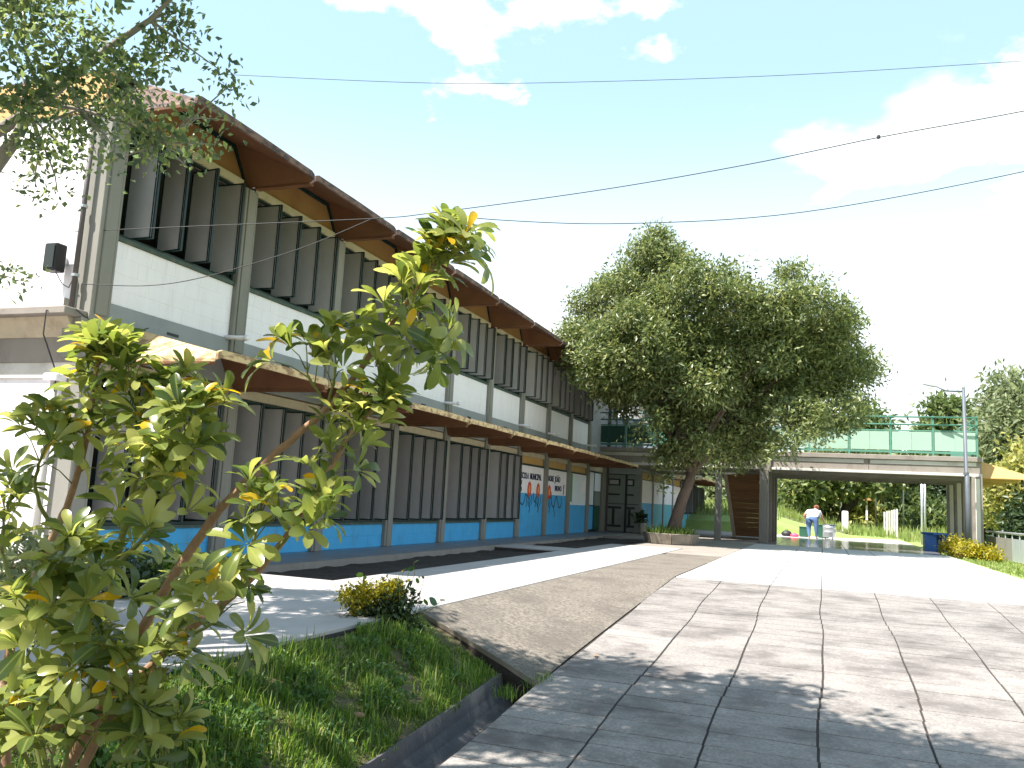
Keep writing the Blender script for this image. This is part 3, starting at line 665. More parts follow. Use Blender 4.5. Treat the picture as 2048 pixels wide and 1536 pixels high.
# mural lettering and flowers, painted flat on the wall: thin raised meshes
def lettering(txt, y, z, size, parent, depth=.003, rotz=0., xs=1.0):
    cu = bpy.data.curves.new('lettering', 'FONT'); cu.body = txt; cu.size = size; cu.extrude = depth; cu.offset = .006
    ob = bpy.data.objects.new('lettering_source', cu); COL.objects.link(ob)
    dg = bpy.context.evaluated_depsgraph_get(); me = bpy.data.meshes.new_from_object(ob.evaluated_get(dg)); bpy.data.objects.remove(ob, do_unlink=True)
    me.materials.clear(); me.materials.append(M['ink'])
    o = put('lettering', me, parent, (.007, y, z)); o.rotation_euler = Matrix(((0, 0, 1), (1, 0, 0), (0, 1, 0))).to_euler(); o.scale = (xs, 1, 1); return o
A = 6*L_+HC
lettering('ESCOLA  MUNICIPAL', A+.03, 1.585, .235, MUR[0], xs=.86)
lettering('PADRE  JOÃO', 7*L_+HC+.08, 1.60, .235, MUR[1], xs=.92)
lettering('BRUNO', 7*L_+HC+.88, 1.33, .215, MUR[1], xs=.95)
def disc(mb, y, z, ry, rz, x, n=22, wob=.0):
    mb.prism([(x, y+ry*math.cos(6.2832*i/n)*(1+wob*math.sin(i*2.9)), z+rz*math.sin(6.2832*i/n)*(1+wob*math.cos(i*2.1))) for i in range(n)], (.002, 0, 0))
for i, (y, z, r) in enumerate(((15.42, 1.30, .17), (16.20, 1.29, .16), (17.27, 1.26, .175))):
    par = MUR[0] if i < 2 else MUR[1]
    mb = MB(); disc(mb, y, z, r, r*1.25, .006, 26, .13); fl = mb.build('painted_flower', M['red'], par)
    mb = MB(); disc(mb, y, z+.01, r*.48, r*.66, .0085, 20, .08); mb.build('flower_heart', M['orange'], fl)
def squiggle(par, pts, r=.016):
    mb = MB(); P = []
    for a in range(len(pts)-1):
        for s in range(5):
            t = s/5; p0 = pts[max(a-1, 0)]; p1 = pts[a]; p2 = pts[a+1]; p3 = pts[min(a+2, len(pts)-1)]
            P.append([.5*((2*p1[i])+(-p0[i]+p2[i])*t+(2*p0[i]-5*p1[i]+4*p2[i]-p3[i])*t*t+(-p0[i]+3*p1[i]-3*p2[i]+p3[i])*t**3) for i in (0, 1)])
    P.append(pts[-1])
    for (ya, za), (yb, zb) in zip(P[:-1], P[1:]):
        d = Vector((0, yb-ya, zb-za)); 
        if d.length < 1e-5: continue
        nrm = Vector((0, -d.z, d.y)).normalized()*r; a_ = Vector((.006, ya, za)); b_ = Vector((.006, yb, zb))
        mb.prism([a_-nrm, b_-nrm, b_+nrm, a_+nrm], (.002, 0, 0))
    mb.build('painted_tendril', M['ink'], par)
for y, par in ((15.42, 0), (16.20, 0), (17.27, 1)):
    p = MUR[par]
    squiggle(p, [(y-.05, 1.10), (y-.06, .95), (y+.02, .85), (y+.09, .75), (y+.03, .66)]); squiggle(p, [(y+.03, 1.1), (y+.10, .98), (y+.04, .88), (y+.10, .80)])
    squiggle(p, [(y-.12, 1.14), (y-.2, 1.0), (y-.16, .9), (y-.24, .82)]); squiggle(p, [(y+.13, 1.15), (y+.24, 1.08), (y+.26, .95), (y+.18, .86)], .013)
squiggle(MUR[0], [(14.62, 1.08), (14.72, .92), (14.92, .88), (15.05, 1.02), (15.12, 1.15), (15.2, 1.12)], .018)
squiggle(MUR[0], [(15.78, 1.22), (15.84, 1.05), (15.95, .95), (16.02, 1.08)], .016)
squiggle(MUR[1], [(17.5, 1.1), (17.62, .88), (17.78, .84), (17.9, 1.0), (17.98, 1.14), (18.1, 1.12), (18.22, .92), (18.4, .82), (18.55, .9), (18.6, 1.06), (18.52, 1.12)], .018)
squiggle(MUR[1], [(17.86, .9), (17.8, .74), (17.9, .62), (17.84, .52)], .018); squiggle(MUR[1], [(17.46, 1.28), (17.5, 1.16), (17.42, 1.08)], .02)
for y, p in ((14.66, MUR[0]), (18.72, MUR[1])):
    squiggle(p, [(y, 1.52), (y+.09, 1.45), (y, 1.38), (y+.10, 1.30), (y+.02, 1.22)], .02); squiggle(p, [(y+.10, 1.53), (y+.02, 1.42), (y+.1, 1.24)], .02)
# notice boards on the third painted bay
a = 8*L_+HC
mb = MB(); mb.box(.003, .02, a+.42, a+2.08, .93, 1.90); nb = mb.build('notice_sheet', M['paper']); tag(nb, 'large white notice sheet on the wall beside the glazed door', 'notice')
mb = MB(); mb.box(.003, .025, a+.04, a+.36, 1.02, 1.93); gp = mb.build('poster', M['papergreen']); tag(gp, 'narrow green poster beside the white notice sheet', 'poster')
mb = MB(); mb.box(.022, .026, a+1.5, a+1.95, 1.35, 1.75); q = mb.build('notice_paper', M['white']); tag(q, 'small white paper pinned on the notice sheet', 'notice')

# ------------------------------------------------------------------ wing beyond the doors
WX = 1.30; WY = 24.55
wing = empty('school_wing', (WX, WY, 0), 'farther school wing behind the tree with white and pale blue walls', 'building')
mb = MB(); mb.box(-.3, WX, 24.42, 24.52, 2.16, 5.2); mb.build('front_wall', M['beam'], wing)
mb = MB(); mb.box(-.3, -.12, 24.42, 24.52, 0, 2.155); mb.build('jamb', M['column'], wing); mb = MB(); mb.box(.735, .815, 24.42, 24.52, 0, 2.155); mb.build('jamb', M['doordark'], wing)
for x0, x1 in ((-.115, .73), (.82, 1.25)):
    mb = MB(); mb.box(x0, x1, 24.43, 24.49, .02, 2.13); d = mb.build('door', M['door'], wing)
    y = 24.424
    def band(xa, xb, za, zb, nm='dark_band', m_=M['doordark']): q = MB(); q.box(xa, xb, y, y+.012, za, zb); q.build(nm, m_, d)
    c = (x0+x1)/2 if x1-x0 > .6 else x0+.10; hw = .24 if x1-x0 > .6 else .16
    xa = max(x0, c-hw)
    band(xa, c+hw, 1.72, 1.98, 'vision_frame'); band(max(x0, c-hw+.06), c+hw-.06, 1.78, 1.92, 'vision_pane', M['pane']) if False else None
    q = MB(); q.box(max(x0+.01, c-hw+.06), c+hw-.07, y-.003, y+.005, 1.77, 1.93); q.build('vision_pane', M['pane'], d)
    band(xa, c+hw*.95, 1.36, 1.42); band(xa, c+hw*1.25, .86, .94); band(c-.05, c+.05, .262, .858); band(xa, c+hw*1.25, .18, .26); band(x0, x1, 1.03, 1.055)
for f_ in (0, 1):      # two storeys of bays
    for n in range(7):
        a = WY+n*L_; b = a+L_; zb_ = f_*2.95
        mb = MB(); mb.box(WX-.18, WX+.04, a-.10, a+.10, zb_, zb_+2.3); mb.build('column', M['column'], wing)
        if n < 4 and f_ == 0:
            block_wall(wing, WX, a+.10, b-.10, 0, 1.12, (lambda z: M['bluegreen']) if n > 0 else bl, bh=.187, bl=.44, singles=n < 3)
            block_wall(wing, WX, a+.10, b-.10, 1.122, 1.99, wt, bh=.29, bl=.6, singles=False)
            mb = MB(); mb.box(WX-.1, WX-.03, a+.10, b-.10, 2.03, 2.28); mb.build('transom_panel', M['ochre'], wing)
        else:
            z0 = zb_+.72
            block_wall(wing, WX, a+.10, b-.10, zb_, z0, (lambda z: M['bluegreen']) if f_ == 0 else wt, bh=.24, bl=.6, singles=False)
            louvres(wing, WX, a+.10, b-.10, z0+.02, zb_+2.2)
        if f_ == 0:
            mb = MB(); mb.box(WX-.2, WX+.02, a, b, 2.3, 2.95); mb.build('floor_beam', M['beam'], wing)
            if n > 2: fold_roof(wing, a+.02, b-.02, ZL, HL, WX, WX+1.3, WX-.05, 'canopy_fold', .30)
        else: fold_roof(wing, a+.02, b-.02, ZU, HU, WX, WX+1.0, -8., 'roof_fold', .34)
mb = MB(); mb.box(-8, WX-.2, 41.3, 41.42, 0, 5.7); mb.build('end_wall', M['white'], wing)
mb = MB(); mb.box(-8, WX-.2, 24.55, 41.3, -.2, .02); mb.build('ground_slab', M['interior'], wing)
mb = MB(); mb.box(-8, -4, 24.55, 41.3, .03, 5.7); mb.build('core', M['interior'], wing)
mb = MB(); mb.box(-3.9, WX-.21, 24.6, 41.2, 2.4, 2.9); mb.build('floor_slab', M['interior'], wing)
# upper entrance wall behind the railing
mb = MB()
for i, (x0, x1) in enumerate(((-.75, -.42), (-.38, .0), (.12, .30), (.36, .55), (.75, .95))):
    q = MB(); q.box(x0, x1, 24.395, 24.415, 3.1, 5.05); q.build('white_panel', M['paper'], wing)

# ------------------------------------------------------------------ raised walkway on pillars
BY = 23.2; BR = 29.2; BX0 = .3; BX1 = 12.46
brg = empty('raised_walkway', (6, BY, 0), 'raised concrete walkway on pillars with pale green railing panels', 'footbridge')
mb = MB(); mb.box(-.3, BX1-.1, BY+.25, BR-.2, 2.55, 2.98); mb.build('deck', M['concrete'], brg)
segs = [(-.3, 2.45), (2.45, 5.7), (5.96, 9.15), (9.15, BX1)]
for a, b in segs:
    mb = MB(); mb.box(a, b-.012, BY+.06, BY+.24, 2.56, 2.93); q = mb.build('edge_beam', M['concrete'], brg)
    r_ = MB(); r_.box(a+.04, b-.16, BY+.035, BY+.058, 2.80, 2.92); r_.build('beam_ridge', M['concrete_pale'], q)
mb = MB(); mb.box(-.3, BX1, BY, BY+.24, 2.47, 2.555); mb.build('drip_edge', M['concrete_pale'], brg, bevel=.008)
mb = MB(); mb.box(-.3, BX1+.03, BY-.03, BY+.24, 2.935, 3.09); mb.build('coping', M['concrete'], brg, bevel=.012)
mb = MB(); mb.box(-.3, BX1, BR-.24, BR, 2.47, 3.09); mb.build('rear_beam', M['concrete'], brg)
mb = MB(); mb.box(BX1-.24, BX1, BY+.25, BR-.25, 2.47, 3.09); mb.build('end_beam', M['concrete'], brg)
for i in range(7):
    y = BY+.75+i*.75; mb = MB(); mb.box(-.2, BX1-.25, y, y+.10, 2.38, 2.549); mb.build('joist', M['concrete'], brg)
for px_ in (5.83, 12.30, 4.30):
    for i in range(4):
        if px_ == 4.30 and i != 0: continue
        y = BY+.12+1.9*i + (-.1 if i == 0 else 0); mb = MB(); hw = .15 if px_ != 4.30 else .11
        mb.box(px_-hw, px_+hw, y-.13, y+.13, -.01, 2.468); q = mb.build('pillar', M['concrete'] if px_ > 5 else M['column'], brg, bevel=.012)
        s_ = MB(); s_.box(px_-hw*.45, px_+hw*.45, y-.136, y-.1305, .0, 2.4); s_.build('pillar_groove', M['column'] if px_ < 7 else M['concrete_pale'], q)
mb = MB(); mb.box(5.62, 6.04, BY-.05, BY+.28, 2.40, 3.02); mb.build('beam_joint', M['concrete'], brg)
# railing
posts = [12.34-1.265*i for i in range(11)]
for i, x in enumerate(posts):
    mb = MB(); mb.box(x-.028, x+.028, BY+.02, BY+.075, 3.05, 4.40); q = mb.build('railing_post', M['rail_green'], brg)
    b_ = MB(); b_.hexa([(x-.02, BY+.08, 3.09), (x+.02, BY+.08, 3.09), (x+.02, BY+.55, 3.09), (x-.02, BY+.55, 3.09), (x-.02, BY+.08, 3.5), (x+.02, BY+.08, 3.5), (x+.02, BY+.10, 3.5), (x-.02, BY+.10, 3.5)]); b_.build('brace', M['rail_green'], q)
    if i < 10:
        x1_ = posts[i+1]
        for j in range(2):
            xa = x1_+.04 + (x-x1_-.08)*j/2; xb = x1_+.04+(x-x1_-.08)*(j+1)/2
            mb = MB(); mb.box(xa+.004, xb-.004, BY+.035, BY+.05, 3.26, 3.87); mb.build('railing_panel', M['panel'] if xa > 4.6 else (M['panelmid'] if xa > 2.2 else M['panelshade']), brg)  # greens step darker to the left, building shade put into the colour
for z0, z1 in ((3.17, 3.235), (3.885, 3.925)):
    mb = MB(); mb.box(posts[-1], posts[0], BY+.0255, BY+.07, z0, z1); mb.build('rail', M['rail_green'], brg)
for z in (4.10, 4.35):
    mb = MB(); mb.tube([(posts[-1], BY+.0, z), (posts[0]+.02, BY+.0, z)], .026, 8); mb.build('rail', M['rail_green'], brg, True)
    mb = MB(); mb.tube([(posts[0], BY+.03, z), (posts[0], BR-.1, z)], .026, 8); mb.build('rail', M['rail_green'], brg, True)
for i in range(5):
    y = BY+.2+i*1.15; mb = MB(); mb.box(posts[0]-.02, posts[0]+.02, y, y+1.12, 3.26, 3.87); mb.build('railing_panel', M['rail_green'], brg)
    mb = MB(); mb.box(posts[0]-.028, posts[0]+.028, y-.06, y-.005, 3.09, 4.40); mb.build('railing_post', M['rail_green'], brg)
# ochre canopy folds at its right end
for i in range(3):
    y0 = BY+.3+2.4*i; y1 = y0+2.36
    mb = MB(); pts = [(BX1, y0, 2.44), (BX1, y0+.3, 2.98), (BX1, y1-.3, 2.98), (BX1, y1, 2.44)]; pt2 = [(BX1+1.5, y0, 2.44), (BX1+1.5, y0+.2, 2.52), (BX1+1.5, y1-.2, 2.52), (BX1+1.5, y1, 2.44)]
    for k in range(3):
        a_, b_, c_, d_ = pts[k], pts[k+1], pt2[k+1], pt2[k]; u_ = Vector((0, 0, .03))
        mb.hexa([a_, d_, c_, b_, Vector(a_)+u_, Vector(d_)+u_, Vector(c_)+u_, Vector(b_)+u_])
    mb.build('canopy_fold', M['ochre'], brg)
# ceiling light tubes under the deck
for x, y in ((2.0, 23.9), (3.6, 24.2), (3.4, 24.9)):
    mb = MB(); mb.tube([(x, y, 2.34), (x+1.2, y, 2.34)], .022, 8); o = mb.build('tube_light', M['white'], None, True)
    tag(o, {2.0: 'white fluorescent tube under the walkway nearest the doors', 3.6: 'white fluorescent tube under the walkway behind the tree trunk', 3.4: 'white fluorescent tube deepest under the walkway deck'}[x], 'lamp')

# ------------------------------------------------------------------ staircase under the walkway
st = empty('staircase', (5, 26.5, 0), 'brown boarded staircase leaning under the raised walkway', 'staircase')
sx0, sx1 = 4.30, 5.62
def stair_pt(t): return 26.1 + 2.6*(1-t)*0 + 1.15*(1-t), .05+2.35*t
nb_ = 13
for i in range(nb_):
    t0, t1 = i/nb_, (i+1)/nb_; (ya, za), (yb, zb) = stair_pt(t0), stair_pt(t1)
    dx0, dx1 = .26*(1-t0), .26*(1-t1)
    mb = MB(); g_ = .0012; off = .03 if i in (7, 9, 11) else rnd.uniform(0, .006)
    mb.hexa([(sx0+dx0, ya-off, za+g_), (sx1, ya-off, za+g_), (sx1, ya+.06, za+g_), (sx0+dx0, ya+.06, za+g_), (sx0+dx1, yb-off, zb-g_), (sx1, yb-off, zb-g_), (sx1, yb+.06, zb-g_), (sx0+dx1, yb+.06, zb-g_)])
    mb.build('board', M['wood'], st)
mb = MB(); (ya, za), (yb, zb) = stair_pt(0), stair_pt(1)
mb.hexa([(sx0+.12, ya-.05, za-.05), (sx0+.25, ya-.05, za-.05), (sx0+.25, ya+.3, za-.05), (sx0+.12, ya+.3, za-.05), (sx0-.14, yb-.05, zb), (sx0-.01, yb-.05, zb), (sx0-.01, yb+.3, zb), (sx0-.14, yb+.3, zb)])
mb.build('stringer', M['lintel'], st)
for i in range(8):
    t = (i+.5)/8; ya, za = stair_pt(t); mb = MB(); mb.box(sx0+.1, sx1-.03, ya+.07, ya+.36, za, za+.05); mb.build('tread', M['concrete'], st)

# ================================================================== TREES AND PLANTS
def tree(name, label, base, clumps, leaf, bark, nsp, per, size, trunk_r, fork, seed, group=None, cat='tree', spread=.2, droop=.25, trunk_pts=None, shell=.5, width=.42, limbs=None, limb_clumps=None):
    rr = random.Random(seed); t = empty(name, base, label, cat, group)
    mb = MB(); base = Vector(base)
    tp = trunk_pts or [base + Vector((0, 0, -.15)), base.lerp(Vector(fork), .35)+Vector((rr.uniform(-.1, .1), rr.uniform(-.1, .1), 0)), base.lerp(Vector(fork), .7), Vector(fork)]
    n = len(tp); mb.tube(tp, [trunk_r*1.35 if i == 0 else trunk_r*(1-.35*i/(n-1)) for i in range(n)], 10)
    for i, c in enumerate(sorted(limb_clumps or clumps, key=lambda q: -q[3]*q[4])[:(limbs or 16)]):
        tip = Vector(c[:3]) + Vector((0, 0, .1*c[5])); a = Vector(tp[-1]) if rr.random() < .7 else Vector(tp[-2]).lerp(Vector(tp[-1]), .6)
        pts = limb(mb, a, tip, trunk_r*.42, trunk_r*.10, .10, 7, 6, rr, .05)
        for k in range(3):
            e = Vector(c[:3]) + Vector((rr.uniform(-.8, .8)*c[3], rr.uniform(-.8, .8)*c[4], rr.uniform(-.5, .8)*c[5]))
            limb(mb, pts[3+k], e, trunk_r*.14, trunk_r*.04, .1, 5, 5, rr)
    mb.build('trunk', bark, t, True)
    put('crown', leaf_cloud('crown', clumps, nsp, per, size, leaf, spread, droop, width, shell, seed), t)
    return t
# the big courtyard tree
R_ = random.Random(5); TY = 17.2
px_cl = [(1310, 560, 92), (1228, 622, 84), (1178, 700, 66), (1262, 722, 105), (1365, 640, 95), (1372, 745, 100), (1288, 790, 76), (1204, 772, 44), (1462, 600, 72), (1478, 700, 100), (1598, 618, 76), (1636, 702, 90), (1690, 752, 66), (1560, 775, 105), (1452, 842, 100), (1596, 852, 70), (1378, 872, 84), (1510, 895, 52), (1655, 815, 70), (1142, 662, 30), (1592, 560, 42), (1308, 492, 40), (1468, 548, 34), (1680, 640, 45), (1725, 735, 40), (1560, 905, 40), (1440, 905, 48), (1700, 815, 40), (1345, 905, 40), (1300, 850, 40), (1400, 910, 42), (1490, 915, 36), (1395, 568, 56), (1240, 566, 46), (1530, 612, 60), (1425, 690, 74), (1540, 692, 74), (1420, 790, 70)]
cl = []; main_cl = []
def sub_clumps(c, rr_, n, R):
    for _ in range(n):
        d = Vector((R.gauss(0, 1), R.gauss(0, 1), R.gauss(.25, .9))).normalized(); q = rr_*R.uniform(.32, .52)
        cl.append((c.x+d.x*rr_*.66, c.y+d.y*rr_*.66, c.z+d.z*rr_*.62, q, q, q*.72))
for px, py, r in px_cl:
    y = TY + R_.uniform(-1.6, 1.8) + (1.0 if px > 1550 else 0); c = on_y(px, py, y); dep = proj(c)[2]; rr_ = r*dep/FPX
    main_cl.append((c.x, c.y, c.z, rr_, rr_, rr_)); sub_clumps(c, rr_, max(6, int(18*(r/90)**1.3)), R_)
for x, y, z, r in ((2.6, 20.3, 5.0, 1.1), (3.6, 21.0, 4.6, 1.0), (4.5, 20.6, 5.6, 1.2), (5.4, 21.2, 4.9, 1.0), (3.3, 20.5, 6.3, 1.1), (6.6, 20.8, 5.2, 1.1), (4.6, 21.5, 4.2, .7), (7.6, 20.2, 5.0, 1.0), (2.0, 14.8, 5.2, .9), (3.0, 14.9, 5.6, .9), (1.7, 15.2, 4.7, .7), (2.7, 15.2, 4.7, .8)):
    main_cl.append((x, y, z, r, r, r)); sub_clumps(Vector((x, y, z)), r, 8, R_)
tb = on_z(1348, 1085, 0); tb = Vector((3.72, 17.0, .05))
tp_ = [on_y(px, py, 17.0) for px, py in ((1346, 1072), (1352, 1040), (1364, 1000), (1378, 965), (1384, 940))]
big = tree('shade_tree', 'big leafy tree growing from a concrete planter before the raised walkway', (tp_[0].x, 17.0, .1), cl, LEAF['main'], M['bark'], 15500, 12, .145, .19, None, 21, None, trunk_pts=tp_, spread=.15, limbs=24, shell=.45, droop=.30, width=.36, limb_clumps=main_cl)
mb = MB(); limb(mb, on_y(1384, 945, 17.0), on_y(1352, 900, 16.8), .13, .10, .05); limb(mb, on_y(1352, 900, 16.8), on_y(1330, 780, 16.8), .10, .05); limb(mb, on_y(1384, 945, 17.0), on_y(1420, 890, 17.2), .14, .10, .05); limb(mb, on_y(1420, 890, 17.2), on_y(1500, 760, 17.5), .10, .05)
mb.build('limb', M['bark'], big, True)
# low sprays of leaves under the crown
sp = []
for px, py, r in ((1330, 950, 14), (1312, 915, 16), (1340, 900, 20), (1395, 900, 22), (1322, 975, 10)): c = on_y(px, py, 16.7); q = r*24/FPX; sp.append((c.x, c.y, c.z, q, q, q))
tag(put('low_spray', leaf_cloud('low_spray', sp, 40, 9, .18, LEAF['main'], .12, .4, .42, .3, 77), big), kind='stuff')
# its planter
pc = Vector((3.72, 17.0, 0)); pl = empty('tree_planter', pc, 'low faceted concrete planter ring around the big tree', 'planter')
for i in range(8):
    a0 = math.pi*2*i/8+.2; a1 = math.pi*2*(i+1)/8+.2; ro, ri = .80, .68; g0 = .008
    p = lambda r, a, z: (pc.x+r*math.cos(a), pc.y+r*math.sin(a), z)
    mb = MB(); mb.hexa([p(ri*.93, a0+g0, 0), p(ro*.88, a0+g0, 0), p(ro*.88, a1-g0, 0), p(ri*.93, a1-g0, 0), p(ri, a0+g0, .29), p(ro, a0+g0, .29), p(ro, a1-g0, .29), p(ri, a1-g0, .29)]); mb.build('segment', M['darkened'], pl, bevel=.012)  # tree shade is put into the segments' dark colour
mb = MB(); mb.lathe([(.60, 0), (.66, .22)], pc, 16); mb.build('earth', M['soil'], pl)
pts = []; hg = []
for _ in range(700):
    a = NR.random()*6.283; r = .25+.45*NR.random(); pts.append((pc.x+r*math.cos(a), pc.y+r*math.sin(a), .2)); hg.append(.22 + .12*NR.random())
pg_ = put('planter_grass', blades('planter_grass', pts, hg, LEAF['grass'], 9, .9, .012), None); tag(pg_, 'tuft of strappy grass inside the tree planter', 'grass', kind='stuff')
# potted plant by the doors
c = Vector((1.60, 23.6, 0)); pp = empty('potted_plant', c, 'dark leafy plant in a cement pot beside the grey doors', 'plant')
mb = MB(); mb.lathe([(.10, 0), (.13, .08), (.15, .33), (.17, .35), (.17, .39), (.13, .39)], c, 18); mb.build('pot', M['pot'], pp, True)
put('foliage', leaf_cloud('foliage', [(c.x, c.y, .56, .20, .20, .18), (c.x-.1, c.y, .64, .14, .14, .14)], 18, 6, .20, LEAF['dark'], .08, .1, .4, .2, 5), pp)
mb = MB(); [limb(mb, c+Vector((0, 0, .36)), c+Vector((rnd.uniform(-.14, .14), rnd.uniform(-.14, .14), .7)), .015, .006, .1, 5, 5) for _ in range(6)]; mb.build('stem', M['twiggreen'], pp)

# ---------------- umbrella tree in the foreground
um = empty('umbrella_tree', (5.12, -4.70, -.55), 'glossy leaved umbrella tree with bare leaning stems in the foreground', 'tree')
def leaflet(seed):
    R = random.Random(seed); mb = MB(); n = 7; Ln, Wd = 1.0, .31+.06*R.random(); cur = R.uniform(-.1, .75); fold = R.uniform(.15, .45)
    prof = [.07, .26, .50, .76, .97, 1.0, .62, .12]; yt = [0, .14, .30, .48, .66, .82, .95, 1.0]
    for i in range(n+1):
        t = yt[i]; y = Ln*t; z = -cur*t*t*.6 + .08*math.sin(t*3); wv = Wd*.5*prof[i]
        wave = .03*math.sin(t*7+seed)
        mb.v += [(-wv, y, z+fold*wv+wave*prof[i]), (0, y, z), (wv, y, z+fold*wv-wave*prof[i])]
    for i in range(n):
        a = i*3; mb.f += [(a, a+1, a+4, a+3), (a+1, a+2, a+5, a+4)]; mb.mi += [0, 0]
    return mb
_n = LEAF['um'].node_tree.nodes; _l = LEAF['um'].node_tree.links
_tc = _n.new('ShaderNodeTexCoord'); _sx = _n.new('ShaderNodeSeparateXYZ'); _l.new(_tc.outputs['Object'], _sx.inputs[0])
_ab = _n.new('ShaderNodeMath'); _ab.operation = 'ABSOLUTE'; _l.new(_sx.outputs[0], _ab.inputs[0])
_mr = _n.new('ShaderNodeMapRange'); _mr.inputs[1].default_value = .004; _mr.inputs[2].default_value = .03; _mr.inputs[3].default_value = .55; _mr.inputs[4].default_value = 0.; _l.new(_ab.outputs[0], _mr.inputs[0])
_mx = _n.new('ShaderNodeMixRGB'); _mx.inputs[2].default_value = (.40, .44, .12, 1); _l.new(_mr.outputs[0], _mx.inputs[0])       # pale midrib
_cr = [q for q in _n if q.type == 'VALTORGB'][0]; _l.new(_cr.outputs[0], _mx.inputs[1]); _l.new(_mx.outputs[0], _n['Principled BSDF'].inputs['Base Color'])
LL = [leaflet(s).mesh('leaf', LEAF['um'], True) for s in range(6)]
LLV = [(np.array([v.co[:] for v in me.vertices]), np.array([p.vertices[:] for p in me.polygons])) for me in LL]
DEP = 3.0
def sp_(px, py, d=0.): return at(px, py, DEP+d)
shoots = []   # (polyline, r0, r1, leafy fraction start)
def shoot(pts, r0, r1, start, dens, nm='stem', m_='twig'):
    P = [sp_(*p) for p in pts]
    Q = []
    for a in range(len(P)-1):
        for s in range(6):
            t = s/6; p0, p1, p2, p3 = P[max(a-1, 0)], P[a], P[a+1], P[min(a+2, len(P)-1)]
            Q.append(.5*((2*p1)+(-p0+p2)*t+(2*p0-5*p1+4*p2-p3)*t*t+(-p0+3*p1-3*p2+p3)*t**3))
    Q.append(P[-1]); n = len(Q)
    Q = [q+Vector((rnd.uniform(-1, 1), rnd.uniform(-1, 1), rnd.uniform(-1, 1)))*.0025 for q in Q]
    mb = MB(); mb.tube(Q, [r0+(r1-r0)*i/(n-1) + rnd.uniform(-.0006, .0012) for i in range(n)], 8)
    o = mb.build(nm, M[m_], um, True)
    # nodes / leaf scars
    shoots.append((Q, start, dens)); return o, Q
B0 = (60, 1660, .05)
for px_, py_, d_ in ((30, 1420, -.2), (110, 1480, -.3), (260, 1500, -.25), (60, 1300, -.1), (20, 1240, .1), (140, 1380, -.35), (300, 1420, -.2), (0, 1500, -.2), (330, 1490, -.1)):
    shoot([(120, 1680, 0), (px_*.6+50, (py_+1680)/2, d_*.5), (px_-5, py_+40, d_), (px_, py_, d_)], .008, .003, .5, 4, 'branch', 'twiggreen')
shoot([B0, (190, 1440, .02), (330, 1180, 0), (440, 1020, 0), (560, 900, .02), (655, 815, .04), (730, 725, .06), (800, 625, .08), (862, 540, .1), (893, 485, .12)], .021, .006, .64, 19)
shoot([(100, 1660, 0), (235, 1410, -.05), (360, 1278, -.1), (480, 1178, -.12), (548, 1105, -.12), (612, 1015, -.1), (668, 925, -.08), (705, 862, -.06), (752, 815, -.05)], .018, .005, .62, 14)
shoot([(80, 1670, .1), (150, 1480, .1), (205, 1280, .08), (232, 1130, .05), (262, 1000, .02), (285, 880, 0), (262, 770, 0), (240, 735, 0)], .018, .006, .40, 20, m_='twiggreen')
shoot([(20, 1680, .1), (10, 1380, .15), (45, 1215, .15), (110, 1065, .15), (150, 965, .12), (178, 850, .1), (192, 750, .1), (200, 715, .1)], .018, .006, .55, 15)
shoot([(262, 1000, .02), (330, 930, -.05), (365, 870, -.1), (392, 835, -.12)], .009, .004, .25, 9, 'branch', 'twiggreen')
shoot([(232, 1130, .05), (300, 1060, -.1), (330, 980, -.15), (335, 900, -.2)], .009, .004, .25, 8, 'branch', 'twiggreen')
shoot([(655, 815, .04), (668, 760, 0), (672, 720, -.02)], .006, .003, .3, 4, 'branch', 'twiggreen')
shoot([(862, 540, .1), (900, 515, .05), (930, 495, 0)], .005, .003, .2, 4, 'branch', 'twiggreen')
shoot([(800, 625, .08), (840, 640, 0), (852, 690, -.05)], .005, .003, .2, 5, 'branch', 'twiggreen')
shoot([(655, 815, .04), (620, 760, 0), (612, 735, 0)], .005, .003, .3, 3, 'branch', 'twiggreen')
shoot([(480, 1178, -.12), (500, 1110, -.2), (515, 1050, -.22), (520, 1020, -.24)], .008, .004, .35, 6, 'branch', 'twiggreen')
shoot([(360, 1278, -.1), (420, 1250, -.25), (450, 1215, -.3)], .007, .003, .4, 5, 'branch', 'twiggreen')
shoot([(205, 1280, .08), (180, 1220, -.15), (165, 1160, -.25), (150, 1120, -.28)], .008, .004, .35, 7, 'branch', 'twiggreen')
shoot([(110, 1065, .15), (70, 980, .05), (85, 910, 0), (95, 880, 0)], .007, .004, .4, 6, 'branch', 'twiggreen')
shoot([(150, 1480, .1), (175, 1420, -.2), (185, 1370, -.3), (190, 1340, -.32)], .008, .004, .45, 6, 'branch', 'twiggreen')
shoot([(60, 1500, 0), (40, 1330, -.2), (70, 1260, -.25), (90, 1230, -.28)], .008, .004, .5, 6, 'branch', 'twiggreen')
shoot([(235, 1410, -.05), (290, 1370, -.2), (320, 1330, -.25)], .007, .003, .4, 5, 'branch', 'twiggreen')
shoot([(45, 1215, .15), (10, 1130, .2), (5, 1060, .22), (15, 1010, .25)], .008, .004, .3, 7, 'branch', 'twiggreen')
shoot([(285, 880, 0), (330, 830, .1), (345, 790, .12)], .006, .003, .3, 5, 'branch', 'twiggreen')
shoot([(548, 1105, -.12), (590, 1060, -.2), (620, 1040, -.22)], .006, .003, .4, 4, 'branch', 'twiggreen')
shoot([(150, 1480, .1), (260, 1330, .25), (330, 1240, .3), (360, 1180, .3)], .008, .004, .4, 7, 'branch', 'twiggreen')
shoot([(200, 1560, .0), (255, 1470, -.1), (275, 1440, -.12)], .007, .003, .45, 4, 'branch', 'twiggreen')
shoot([B0, (-30, 1480, .0), (40, 1490, -.05), (140, 1440, -.1)], .022, .012, 2, 0, 'stem')
UR = random.Random(31); allw = []
